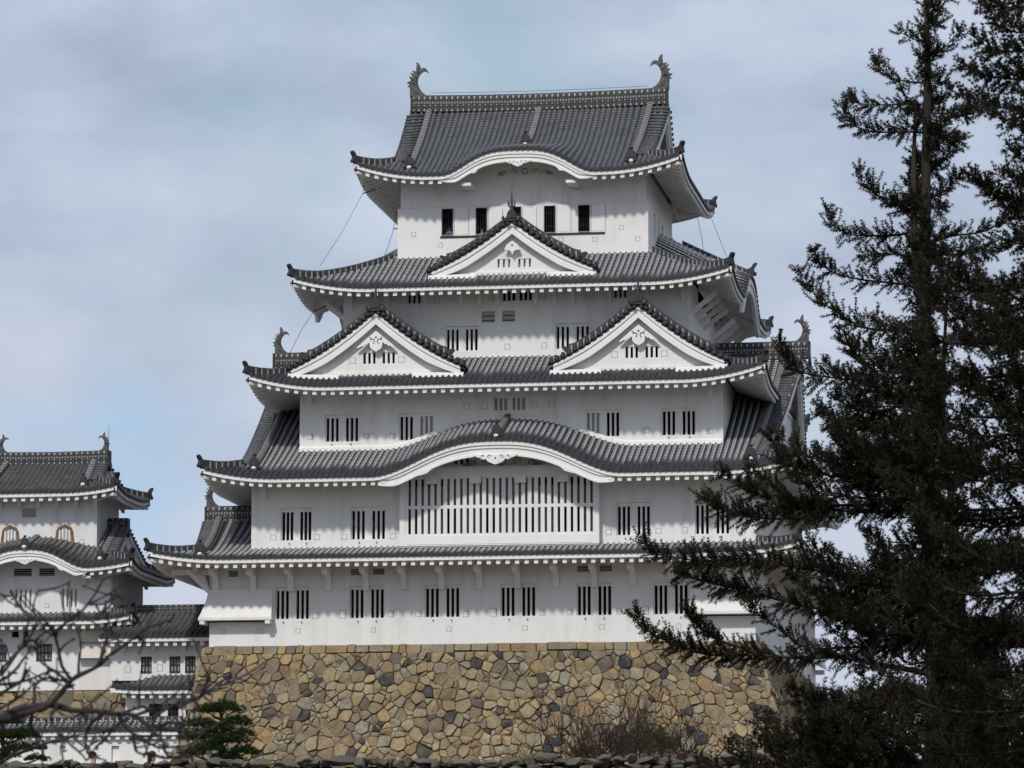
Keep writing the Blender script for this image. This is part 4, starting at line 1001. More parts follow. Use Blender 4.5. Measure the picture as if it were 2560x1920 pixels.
def stone_sites(rect, cell, rnd, small=.55, aspect=.82):
    s_ = []; x0, y0, x1, y1 = rect; ny = int((y1-y0)/(cell*aspect)); nx = int((x1-x0)/cell)
    for j in range(ny+1):
        for i in range(nx+1):
            if rnd.random() < .07: continue
            x = x0+(i+.5*(j % 2)+rnd.uniform(-.45, .45))*cell; y = y0+(j+.5+rnd.uniform(-.42, .42))*cell*aspect
            sz = rnd.random(); s_.append((x, y, cell*cell*(.0+.34*sz*sz)))
    for k in range(int(len(s_)*small)):
        s_.append((rnd.uniform(x0, x1), rnd.uniform(y0, y1), -cell*cell*rnd.uniform(.03, .14)))
    return s_
def stone_face(mb, map_, sites, rect, gap=.022, thick=.14, rnd=random, cell=.6):
    for i, poly in power_cells(sites, rect, cell*2.2):
        if len(poly) < 3: continue
        # drop near-duplicate corners
        q = []
        for p in poly:
            if not q or math.hypot(p[0]-q[-1][0], p[1]-q[-1][1]) > .03: q.append(p)
        if len(q) > 2 and math.hypot(q[0][0]-q[-1][0], q[0][1]-q[-1][1]) < .03: q.pop()
        if len(q) < 3: continue
        cx = sum(p[0] for p in q)/len(q); cy = sum(p[1] for p in q)/len(q)
        A = abs(sum(q[k][0]*q[(k+1) % len(q)][1]-q[(k+1) % len(q)][0]*q[k][1] for k in range(len(q))))/2
        if A < .004: continue
        R_ = math.sqrt(A/math.pi); k0 = max(.2, 1-gap/R_); k1 = k0*max(.3, 1-.045/R_)
        # chamfer sharp corners into a rounder outline
        r = []; cf = rnd.uniform(.04, .14)
        for k in range(len(q)):
            a, b, c = q[k-1], q[k], q[(k+1) % len(q)]
            r += [(lerp(b[0], a[0], cf), lerp(b[1], a[1], cf)), (lerp(b[0], c[0], cf), lerp(b[1], c[1], cf))]
        n = len(r); small = A < .075; t = thick*(.25 if small else rnd.uniform(.6, 1.15)); tx, ty = rnd.uniform(-.28, .28), rnd.uniform(-.28, .28)
        v0 = [map_(cx+(x-cx)*k0, cy+(y-cy)*k0, -.10) for x, y in r]
        v1 = [map_(cx+(x-cx)*k0, cy+(y-cy)*k0, t*.45) for x, y in r]
        v2 = [map_(cx+(x-cx)*k1, cy+(y-cy)*k1, t+(x-cx)*tx+(y-cy)*ty) for x, y in r]
        vs = v0+v1+v2; fs = [(L*n+k, L*n+(k+1) % n, (L+1)*n+(k+1) % n, (L+1)*n+k) for L in (0, 1) for k in range(n)]
        ctr = map_(cx+rnd.uniform(-.25, .25)*R_, cy+rnd.uniform(-.25, .25)*R_, t+rnd.uniform(.0, .07 if not small else .01)); vs = vs+[ctr]
        fs += [(2*n+k, 2*n+(k+1) % n, 3*n) for k in range(n)]
        mb.add(vs, fs, 1 if small else 0)
base = empty('stone_base', (-1, 10, -14.5), 'tall battered base of fitted ochre, brown and slate-dark stones under the white keep', 'stone wall')
BX0, BX1, BZ = -17.05, 14.30, 14.4
def bat(t): return .195*t+.005*t*t          # outward run at depth t below the top
rnd = random.Random(11)
mb = MB()
def mF(u, v, o):      # u along X at the top, v = depth below the top
    xm = lerp(-bat(v), bat(v), (u-BX0)/(BX1-BX0)); return (u+xm, -.16-bat(v)-o, -v)
rect = (BX0, .45, BX1, BZ)
stone_face(mb, mF, stone_sites(rect, .66, rnd, 1.3), rect, gap=.010, rnd=rnd, cell=.76)
# squared top course
u = BX0
while u < BX1:
    wd = rnd.uniform(.35, 1.25) if rnd.random() < .8 else rnd.uniform(1.2, 1.7); e = min(BX1, u+wd); t = rnd.uniform(.05, .12); tp = rnd.uniform(-.05, .03); bt = .50+rnd.uniform(-.12, .05)
    g_ = .015
    o_ = [(u+g_, tp+.04), (u+.06, tp), (e-.06, tp), (e-g_, tp+.04), (e-g_, bt-.05), (e-.08, bt), (u+.08, bt), (u+g_, bt-.05)]
    v0 = [mF(x, y, -.1) for x, y in o_]; v1 = [mF(x, y, t*.6) for x, y in o_]; cx, cy = (u+e)/2, .25; v2 = [mF(cx+(x-cx)*.93, cy+(y-cy)*.86, t+.03) for x, y in o_]
    mb.add(v0+v1+v2, [(L*8+k, L*8+(k+1) % 8, (L+1)*8+(k+1) % 8, (L+1)*8+k) for L in (0, 1) for k in range(8)]+[tuple(range(16, 24))], 0); u = e
mb.build('stone_facing', [STONE, CHINK], base)
mb = MB(); BD = 44.0
def mR(u, v, o): return (BX1+bat(v)+o, lerp(-.16-bat(v), BD, u/BD), -v)
rect = (0, .02, BD, BZ-.5)
stone_face(mb, mR, stone_sites(rect, .75, rnd, .4), rect, rnd=rnd, cell=.75); mb.build('stone_facing', [STONE, CHINK], base)
mb = MB()
def mL(u, v, o): return (BX0-bat(v)-o, lerp(-.16-bat(v), 28, u/28), -v)
rect = (0, .02, 10, BZ-.5); stone_face(mb, mL, stone_sites(rect, .75, rnd, .4), rect, rnd=rnd, cell=.75); mb.build('stone_facing', [STONE, CHINK], base)
mb = MB(); b14 = bat(BZ)
for k in range(12):
    v0, v1 = BZ*k/12, BZ*(k+1)/12
    A, B, C, D_ = mF(BX0, v0, -.03), mF(BX1, v0, -.03), mF(BX1, v1, -.03), mF(BX0, v1, -.03)
    mb.quad(A, B, C, D_); mb.quad(mR(0, v0, -.03), mR(BD, v0, -.03), mR(BD, v1, -.03), mR(0, v1, -.03)); mb.quad(mL(0, v0, -.03), mL(28, v0, -.03), mL(28, v1, -.03), mL(0, v1, -.03))
mb.quad((BX0, -.13, -.02), (BX1, -.13, -.02), (BX1, BD, -.02), (BX0, BD, -.02)); mb.build('core', [MORT], base)
# long plastered gallery continuing north from the keep on the same base
ng = empty('castle_gallery', (10, 36, 0), 'plain white plastered gallery behind the keep, seen low at its right edge past the conifer', 'castle building')
mb = MB(); mb.box(4, 14.0, 27.4, 42.0, -.1, 5.0, 0); mb.build('wall', [PL], ng)
mb = MB(); mb.hexa([(13.9, 39.0, 1.7), (14.75, 39.0, 1.25), (14.75, 42.05, 1.25), (13.9, 42.05, 1.7), (13.9, 39.0, 3.2), (14.2, 39.0, 3.2), (14.2, 42.05, 3.2), (13.9, 42.05, 3.2)]); mb.box(13.95, 14.6, 41.6, 41.95, .95, 1.24); mb.build('stone_drop_chute', [PL2], ng)
RG = Roof(2, 16.2, 26.0, 44.0, 4.9, quadp(.4, .01), .5, 4, (7.5, 10.5, 31, 38), 1.9, plast=(.5, .9)); RG.build(ng, 'roof', sides='RF', ribs='R')

# =================================================================== GROUND
def ground(name, pts, z, m):
    mb = MB(); mb.add([(x, y, z) for x, y in pts], [tuple(range(len(pts)))]); o = mb.build(name, [m]); return tag(o, kind='structure')
m, nt, b = mat('packed_earth', .95, .1); g = G(nt); f = g.noise(.3, g.obj(), 6, .6); g.l(g.mix(g.ramp(f, (.3, 0.), (.7, 1.)), (.075, .065, .045, 1), (.16, .14, .105, 1)), b.inputs['Base Color']); EARTH = m
ground('ground', [(-1500, -1500), (1500, -1500), (1500, 1500), (-1500, 1500)], -19.5, EARTH)
mb = MB(); mb.box(-140, 160, -134.4, 130, -19.4, -14.5); tag(mb.build('bailey_terrace', [EARTH]), kind='structure')

# =================================================================== SMALL WESTERN KEEP
YC = 10.6
SX = -29.15
sk = empty('small_keep', (SX, 12, -1.8), 'smaller old white keep with mossy roofs and gold-framed bell windows at the left', 'castle tower')
T4 = Roof(SX-5.2, SX+5.1, 6.5, 14.7, 9.8, quadp(.44, .0235), .35, 3.2, (SX-3.7, SX+3.55, 8, 13.2), 1.5, gable=dict(g=1.3, D=4.1, lean=-.4, full=True), plast=(.16, .2), tile=TILEO)
T3 = Roof(SX-6.5, SX+6.4, 5.2, 16.0, 5.22, quadp(.46, .0125), .35, 3.2, (SX-3.7, SX+3.55, 8, 13.2), 1.8, bumps={'F': (SX-.05, 1.12, 3.75, lambda d: 1-.16*d)}, gable=dict(g=1.4, D=5.4, lean=-.3), plast=(.45, 1.2), tile=TILEO)
T2 = Roof(SX-6.5, SX+6.4, 5.4, 15.8, 2.16, quadp(.30, .0), .3, 3, (SX-5, SX+4.85, 7, 14.2), 1.6, plast=(.5, .6), tile=TILEO)
for R, nm in ((T4, 'roof'), (T3, 'roof'), (T2, 'roof')): R.build(sk, nm)
hips(T4, ('FL', 'FR', 'BR'), runl(1.5), .26); hips(T3, ('FL', 'FR', 'BR'), runl(1.5), .26); hips(T2, ('FL', 'FR', 'BR'), None, .22)
YCUR = YC
verge(T4, 1, 1.5, 4.0, T4.o); gable_end(T4, 1, None, T4.o, .4); verge(T3, 1, 1.5, 5.3, T3.o); gable_end(T3, 1, None, T3.o, .4)
SR4 = main_ridge(SX-3.2, SX+3.5, YC, T4.z0+T4.prof(4.1), .62, T4.o, .05, .42)
SR3 = main_ridge(SX+3.5, SX+4.7, YC, T3.z0+T3.prof(5.4), .5, T3.o, 0, .42)
fish((SX+3.3, YC, T4.z0+T4.prof(4.1)+.63), -1, .46, SR4); fish((SX-3.05, YC, T4.z0+T4.prof(4.1)+.63), 1, .46, SR4)
mb = MB(); mb.tube([(SX+3.5, YC+.1, 12.6), (SX+3.5, YC+.1, 14.2)], .012, 0, 4); mb.build('lightning_rod', [IRON], SR4)
for R, t, d0, d1 in ((T4, SX-2.9, .9, 3.9), (T4, SX+2.9, .9, 3.9), (T3, SX+4.3, 1.0, 5.2)): descend(R, t, d0, d1, R.o, h=.24, sc=.8)
descend(T3, SX-.05, .2, 2.6, T3.o, h=.2, sc=.8)
P8 = front(8.0); P7 = front(7.0)
mb = MB()
def skbox(x0, x1, y0, y1, zb, zt, holes, ztf=None, brk=(), m_=PL, nm='wall'):
    mb = MB(); wall_face(mb, front(y0), x0, x1, zb, ztf or zt, holes, .14, brk); mb.quad((x1, y0, zb), (x1, y1, zb), (x1, y1, zt), (x1, y0, zt)); mb.quad((x0, y0, zb), (x0, y1, zb), (x0, y1, zt), (x0, y0, zt))
    return mb.build(nm, [m_], sk)
PLO = m_plaster('weathered_plaster', (.72, .72, .72), (.36, .35, .33), .75)
SW3 = skbox(SX-3.7, SX+3.55, 8, 13.2, 6.0, 10.0, [(-30.17, -29.33, 8.44, 8.98)], m_=PLO, nm='wall')
SW2 = skbox(SX-5, SX+4.85, 7, 14.2, 2.0, 5.2, [(-30.3, -29.2, 2.95, 4.12), (-27.45, -26.45, 2.95, 4.12), (-30.35, -29.25, 4.85, 5.3), (-28.8, -27.85, 4.85, 5.3)], ztf=lambda x: max(5.2, T3.w('F', x, 1.8, -.4)[2]+.1), brk=curve_breaks(SX-3.7, SX+3.7, 16), nm='wall')
SW1 = skbox(SX-5, SX+4.85, 7, 14.2, -1.95, 2.3, [(-31.6, -30.7, -.2, .85), (-28.9, -27.95, -.2, .85), (-30.4, -29.4, 1.25, 1.6)], nm='wall')
mb = MB(); mb.box(-30.17, -29.33, 8.10, 8.14, 8.44, 8.98, 0)
for k in range(4): mb.box(-30.13, -29.37, 8.03, 8.10, 8.5+k*.12, 8.56+k*.12, 0)
mb.build('louvred_vent', [PALE], SW3)
for a, b in ((-30.3, -29.2), (-27.45, -26.45)): window(SW2, P7, a, b, 2.95, 4.12, (False,), n=4, sw=.12, rec=.05, top=.06)
for q in ((-30.35, -29.25, 4.85, 5.3), (-28.8, -27.85, 4.85, 5.3), ):
    mb = MB(); mb.box(q[0], q[1], 7.1, 7.14, q[2], q[3], 0)
    for k in range(3): mb.box(q[0], q[1], 7.02, 7.1, q[2]+.04+k*.14, q[2]+.09+k*.14, 1)
    mb.build('vent_grille', [DARK, LOOPG], SW2)
mb = MB(); mb.box(-30.4, -29.4, 7.1, 7.14, 1.25, 1.6); mb.build('vent_grille', [DARK], SW1)
def lattice(parent, Y, x0, x1, z0, z1, nv=4, nh=3, backing=PALE):
    mb = MB(); bk = MB(); bk.quad((x0, Y+.13, z0), (x1, Y+.13, z0), (x1, Y+.13, z1), (x0, Y+.13, z1))
    for k in range(nv+1): x = lerp(x0+.04, x1-.04, k/nv); mb.box(x-.028, x+.028, Y+.02, Y+.06, z0, z1)
    for k in range(nh): z = lerp(z0+.12, z1-.1, k/(nh-1)); mb.box(x0, x1, Y+.062, Y+.09, z-.03, z+.03)
    o = mb.build('lattice_window', [WOOD], parent); bk.build('backing_panel', [backing], o); return o
for a, b in ((-31.6, -30.7), (-28.9, -27.95)): lattice(SW1, 7, a, b, -.2, .85)
def bellwin(cx, parent):
    out = [(-.60, .0), (-.55, .45), (-.50, .85), (-.38, 1.06), (-.16, 1.14), (0, 1.24), (.16, 1.14), (.38, 1.06), (.50, .85), (.55, .45), (.60, 0)]
    inn = [(-.46, .06), (-.42, .45), (-.37, .78), (-.28, .92), (-.12, .99), (0, 1.05), (.12, .99), (.28, .92), (.37, .78), (.42, .45), (.46, .06)]
    mb = MB(); Y = 7.93; z0 = 6.78
    for i in range(len(out)-1):
        a, b, c, d = out[i], out[i+1], inn[i+1], inn[i]
        mb.hexa([(cx+a[0], Y, z0+a[1]), (cx+b[0], Y, z0+b[1]), (cx+c[0], Y, z0+c[1]), (cx+d[0], Y, z0+d[1]), (cx+a[0], Y+.069, z0+a[1]), (cx+b[0], Y+.069, z0+b[1]), (cx+c[0], Y+.069, z0+c[1]), (cx+d[0], Y+.069, z0+d[1])])
    mb.box(cx-.72, cx+.72, Y-.03, Y+.068, z0-.14, z0)
    for i, (x, z) in enumerate(out[1:-1]): mb.box(cx+x*.9-.03, cx+x*.9+.03, Y-.012, Y-.002, z0+z*.93-.03, z0+z*.93+.03, 1)
    o = mb.build('bell_shaped_window', [GOLD, BRZ], parent); b2 = MB(); b2.prism([(cx+x, z0+z) for x, z in inn], Y+.05, Y+.066, 0); b2.build('backing', [LOOPG], o)
    b3 = MB()
    for k in range(4):
        x = cx-.30+k*.2; zt_ = z0+.97-.35*abs(x-cx); b3.mark(); b3.tube([(x, Y+.03, z0), (x, Y+.03, zt_)], .062, 0, 6, sm=False)
    b3.build('window_bar', [PL2], o)
bellwin(-27.55, SW3); bellwin(-30.87, SW3)
loophole(SW3, P8, -26.5, 6.95, .2); loophole(SW2, P7, -28.3, 3.1, .2); loophole(SW2, P7, -25.4, 3.2, .2)
for i in range(7):
    x = SX-3.5+i*1.16; mb = MB(); mb.hexa([(x-.10, 7.86, 9.0), (x+.10, 7.86, 9.0), (x+.11, 8, 9.0), (x-.11, 8, 9.0), (x-.15, 7.7, 9.6), (x+.15, 7.7, 9.6), (x+.15, 8, 9.7), (x-.15, 8, 9.7)]); mb.build('eave_bracket', [PL2], SW3)
for x in (-33, -31.4, -29.8, -27.6, -26.0, -24.6):
    for z, P_ in ((4.3, SW2), (1.15, SW1)):
        if z > 4 and abs(x-SX) < 2.9: continue
        mb = MB(); mb.hexa([(x-.10, 6.86, z), (x+.10, 6.86, z), (x+.11, 7, z), (x-.11, 7, z), (x-.15, 6.7, z+.7), (x+.15, 6.7, z+.7), (x+.15, 7, z+.7), (x-.15, 7, z+.7)]); mb.build('eave_bracket', [PL2], P_)
kara_board(T3, .08, SX-.05, 3.75, T3.o, th=.42, drop=.30, ends=(1.0, 1.0))
pendant_wide(SX-.05, 5.24, T3.w('F', SX-.05, 0)[2]-.66, .55, T3.o)
mb = MB(); mb.box(SX+3.35, SX+3.85, 5.5, 7, 4.55, 4.7); mb.build('beam_end', [PL2], T3.o)
# small stone-drop bay on the lower wall and the base stones
mb = MB(); mb.hexa([(-26.2, 6.95, 1.6), (-24.3, 6.95, 1.6), (-24.3, 7.0, 1.6), (-26.2, 7, 1.6), (-26.25, 6.5, -.05), (-24.3, 6.5, -.05), (-24.3, 7.0, -.05), (-26.25, 7, -.05)][4:]+[(-26.2, 6.9, 1.6), (-24.3, 6.9, 1.6), (-24.3, 7.0, 1.6), (-26.2, 7, 1.6)]); mb.build('stone_drop_chute', [m_plaster('cream_plaster', (.70, .66, .58), (.5, .46, .4), .4)], SW1)
sb = empty('stone_base', (-30, 9, -8), 'low ochre stone base beneath the small western keep, behind bare twigs', 'stone wall')
mb = MB(); rect = (-44, .05, -23.35, 6.4)
stone_face(mb, lambda u, v, o: (u+(.15*v if u > -30 else 0), 6.8-.2*v-o, -1.9-v), stone_sites(rect, .85, rnd, .5), rect, gap=.014, rnd=rnd, cell=.85)
mb.build('stone_facing', [STONE, CHINK], sb); mb = MB()
for k in range(4): v0, v1 = k*1.6, (k+1)*1.6; mb.quad((-44, 6.83-.2*v0, -1.9-v0), (-23.7, 6.83-.2*v0, -1.9-v0), (-23.2, 6.83-.2*v1, -1.9-v1), (-44, 6.83-.2*v1, -1.9-v1))
mb.box(-44, -24.2, 6.9, 18, -8, -1.96); mb.build('core', [MORT], sb)
# connecting galleries
ga = empty('connecting_gallery', (-20, 6, -6), 'low white gallery with small black-barred windows linking the two keeps', 'castle building')
YC = 9.0
G1 = Roof(-24.35, -13.2, 3.9, 14, .98, quadp(.36, .015), .0, 3, (-30, -11, 8.2, 9.8), 1.1, nohip=True, plast=(.25, 1.2), tile=TILEO)
G1.build(ga, 'roof', sides='F', ribs='F')
mb = MB(); z_ = G1.z0+G1.prof(4.3); ridge(mb, [(-24.2, 8.2, z_), (-16.8, 8.2, z_)], .34, .3, 0.0); mb.build('ridge', [RIDGE], G1.o, True)
mb = MB(); ridge(mb, [(-21.9, 12, 2.75), (-16.8, 12, 2.75)], .55, .4, 0.0); mb.box(-24, -16.9, 10.5, 13.5, 1.5, 2.76, 1); mb.build('ridge', [RIDGE, TILEO], ga, True)
GW = MB(); wall_face(GW, front(5.0), -23.9, -16.9, -1.5, 1.0, [(-22.09, -21.44, -1.12, -.12), (-20.39, -19.74, -1.12, -.12), (-19.46, -18.84, -1.12, -.12)], .14)
GW.quad((-23.9, 5, -1.5), (-23.9, 8, -1.5), (-23.9, 8, 1.6), (-23.9, 5, 1.0)); GWo = GW.build('wall', [PL], ga)
for a, b in ((-22.09, -21.44), (-20.39, -19.74), (-19.46, -18.84)): lattice(GWo, 5.0, a, b, -1.12, -.12, 3, 3, LOOPG)
for x, z in ((-22.85, -.85), (-20.95, -.8), (-18.4, -.8)): loophole(GWo, front(5.0), x, z, .28, .36)
for x in (-23.1, -21.3, -19.5, -17.7):
    mb = MB(); mb.hexa([(x-.10, 4.86, .12), (x+.10, 4.86, .12), (x+.11, 5, .12), (x-.11, 5, .12), (x-.15, 4.6, .7), (x+.15, 4.6, .7), (x+.15, 5, .7), (x-.15, 5, .7)]); mb.build('eave_bracket', [PL2], GWo)
G2 = Roof(-23.3, -11, 2.7, 14, -2.12, quadp(.40, 0), .12, 2, (-22.0, -11, 4.9, 9), .9, plast=(.5, .6), tile=TILEO)
G2.build(ga, 'roof', sides='F', ribs='F')
G3 = MB(); wall_face(G3, front(3.5), -22.6, -16.9, -6.5, -1.9, [(-21.2, -20.5, -3.9, -2.95), (-20.1, -19.45, -3.9, -2.95), (-18.7, -18.1, -3.9, -2.95)], .14)
G3.quad((-22.6, 3.5, -6.5), (-22.6, 5.2, -6.5), (-22.6, 5.2, -1.9), (-22.6, 3.5, -1.9)); G3o = G3.build('wall', [PL], ga)
for a, b in ((-21.2, -20.5), (-20.1, -19.45), (-18.7, -18.1)): lattice(G3o, 3.5, a, b, -3.9, -2.95, 3, 3, DARK)  # DARK panels paint the darkness inside instead of showing a room
for x in (-22.0, -20.3, -18.9):
    mb = MB(); mb.hexa([(x-.09, 3.36, -2.85), (x+.09, 3.36, -2.85), (x+.1, 3.5, -2.85), (x-.1, 3.5, -2.85), (x-.13, 3.1, -2.35), (x+.13, 3.1, -2.35), (x+.13, 3.5, -2.35), (x-.13, 3.5, -2.35)]); mb.build('eave_bracket', [PL2], G3o)
# roofed plaster wall in front
pw_ = empty('plaster_wall', (-25, -1, -8), 'long low white plaster wall with a small tiled roof and loopholes, left of the stone base', 'wall')
YC = -.8
G4 = Roof(-52, -18.25, -1.75, .15, -4.74, quadp(.62, 0), 0, 1, (-52, -13, -.82, -.78), .35, nohip=True, plast=(.75, .3))
G4.build(pw_, 'tiled_coping', sides='FB', ribs='F')
mb = MB(); ridge(mb, [(-52, -.8, -4.16), (-18.2, -.8, -4.16)], .22, .26, 1.0); mb.build('coping_ridge', [RIDGE], G4.o, True)
mb = MB(); wall_face(mb, front(-1.35), -52, -18.3, -8.4, -4.9, [(-25.15, -24.8, -6.1, -5.55), (-22.15, -21.7, -6.5, -5.6), (-19.45, -19.1, -6.0, -5.5), (-29.2, -28.8, -6.4, -5.5)], .18); mb.quad((-18.3, -1.35, -8.4), (-18.3, -.4, -8.4), (-18.3, -.4, -4.9), (-18.3, -1.35, -4.9)); mb.box(-52, -18.4, -1.16, -.4, -8.4, -4.92)
mb.build('wall', [PL], pw_)
mb = MB(); mb.box(-70, -18.6, -2.6, 20, -14.5, -8.38); tag(mb.build('terrace', [EARTH]), kind='structure')
YC = 13.6

# =================================================================== FOREGROUND ROCK WALL of the bailey
rw = empty('rock_wall', (20, -135, -19.4), 'rough grey mossy boulder retaining wall along the bottom edge of the view', 'stone wall')
mb = MB(); rect = (-30, .0, 60, 5.6)
stone_face(mb, lambda u, v, o: (u, -134.42+.157*0-.12*v-o, -13.75-v), stone_sites(rect, .62, rnd, .3), rect, gap=.02, thick=.18, rnd=rnd, cell=.62); mb.build('stone_facing', [ROCK, ROCK], rw)
import mathutils
def boulder(mb, c, sx_, sy_, sz_, rn):
    import bmesh
    bm = bmesh.new(); bmesh.ops.create_icosphere(bm, subdivisions=3, radius=1)
    off = Vector((rn.uniform(0, 99), rn.uniform(0, 99), rn.uniform(0, 99)))
    planes = [(Vector((rn.gauss(0, 1), rn.gauss(0, 1), rn.gauss(0, 1))).normalized(), rn.uniform(.45, .78)) for _ in range(12)]
    vs = []
    for v in bm.verts:
        p = v.co.copy()
        for n_, d_ in planes:
            k = p.dot(n_)
            if k > d_: p -= n_*(k-d_)
        p *= 1+.10*mathutils.noise.noise(v.co*2.2+off); vs.append((c[0]+p.x*sx_*1.25, c[1]+p.y*sy_*1.25, c[2]+p.z*sz_*1.25))
    mb.add(vs, [tuple(v.index for v in f.verts) for f in bm.faces], 0); bm.free()
mb = MB(); rn = random.Random(5)
for row, (z, s0) in enumerate(((-13.95, .17), (-13.74, .16), (-13.54, .16), (-13.35, .16), (-13.16, .15))):
    x = 4.0
    while x < 36:
        wd = rn.uniform(.13, .30)*(1 if row < 2 else rn.uniform(.7, 1.25)); hgt = s0*rn.uniform(.62, .95)
        z2 = z+(rn.uniform(-.06, .07) if row == 4 else rn.uniform(-.04, .04))
        boulder(mb, (x+wd, -134.42+rn.uniform(-.06, .06)-.157*0, z2), wd, .34, hgt, rn); x += wd*1.55
tag(mb.build('coping_boulders', [ROCK], rw), kind='stuff')
mb = MB(); mb.box(-30, 60, -134.25, -133.95, -14.6, -13.22); mb.build('core', [MORT], rw)

# =================================================================== VEGETATION
def fast_mesh(name, V, quads, mats, parent=None, mi=None):
    """V (n,3) float array, quads (m,4) int array"""
    me = bpy.data.meshes.new(name); n, m = len(V), len(quads)
    me.vertices.add(n); me.vertices.foreach_set('co', np.asarray(V, np.float32).ravel())
    me.loops.add(m*4); me.loops.foreach_set('vertex_index', np.asarray(quads, np.int32).ravel())
    me.polygons.add(m); me.polygons.foreach_set('loop_start', np.arange(m, dtype=np.int32)*4); me.polygons.foreach_set('loop_total', np.full(m, 4, np.int32))
    for t in mats: me.materials.append(t)
    if mi is not None: me.polygons.foreach_set('material_index', mi)
    me.update(calc_edges=True); o = bpy.data.objects.new(name, me); COL.objects.link(o)
    if parent:
        o.parent = parent
        if parent.type == 'EMPTY': o.matrix_parent_inverse = Matrix.Translation(-Vector(parent.location))
    return o
def unit(a): return a/np.maximum(1e-9, np.linalg.norm(a, axis=-1, keepdims=True))
def needle_quads(P, A, n, L, W, spread=(.22, .95), rs=None, var=.35):
    """n leaf blades per point P, pointing about axis A"""
    rs = rs or np.random; P = np.repeat(P, n, 0); A = np.repeat(A, n, 0); N_ = len(P)
    r = unit(rs.normal(size=(N_, 3))); pr = unit(np.cross(A, r)); th = rs.uniform(spread[0], spread[1], (N_, 1))
    D = unit(A*np.cos(th)+pr*np.sin(th)); S_ = unit(np.cross(D, unit(rs.normal(size=(N_, 3)))))
    l = L*rs.uniform(1-var, 1+var, (N_, 1)); mid = P+D*l*.5; tip = P+D*l; tip[:, 2] -= .08*l[:, 0]
    V = np.stack([P, mid+S_*W/2, tip, mid-S_*W/2], 1).reshape(-1, 3); return V, np.arange(N_*4).reshape(-1, 4)
def m_leaf(name, a, b, sc=1.2, rough=.6, tr=.0):
    m, nt, bs = mat(name, rough, .08); g = G(nt); f = g.noise(sc, g.obj(), 4, .6); gi = g.n('ShaderNodeNewGeometry')
    c = g.mix(g.ramp(f, (.35, 0.), (.65, 1.)), a+(1,), b+(1,)); c = g.mix(g.math('MULTIPLY', gi.outputs['Random Per Island'], .5), c, tuple(v*1.7 for v in b)+(1,))
    g.l(c, bs.inputs['Base Color']); return m
NEED = m_leaf('conifer_needles', (.010, .011, .007), (.026, .024, .014)); NEEDB = m_leaf('conifer_needles_brown', (.015, .012, .008), (.034, .025, .015))
PINEN = m_leaf('pine_needles', (.012, .022, .009), (.030, .048, .014), 2.5)
BARK = m_flat('dark_bark', (.030, .024, .020), .9, .45, 3); BARKC = m_flat('cherry_bark', (.030, .024, .026), .85, .5, 30); BARKR = m_flat('red_brown_twigs', (.040, .026, .024), .85, .3, 8)
def resample(pl, step):
    pl = [Vector(p) for p in pl]; out = []
    # Catmull-Rom
    for i in range(len(pl)-1):
        p0, p1, p2, p3 = pl[max(i-1, 0)], pl[i], pl[i+1], pl[min(i+2, len(pl)-1)]; n = max(1, int((p2-p1).length/step))
        for k in range(n):
            t = k/n; out.append(.5*((2*p1)+(p2-p0)*t+(2*p0-5*p1+4*p2-p3)*t*t+(3*p1-p0-3*p2+p3)*t**3))
    return out+[pl[-1]]
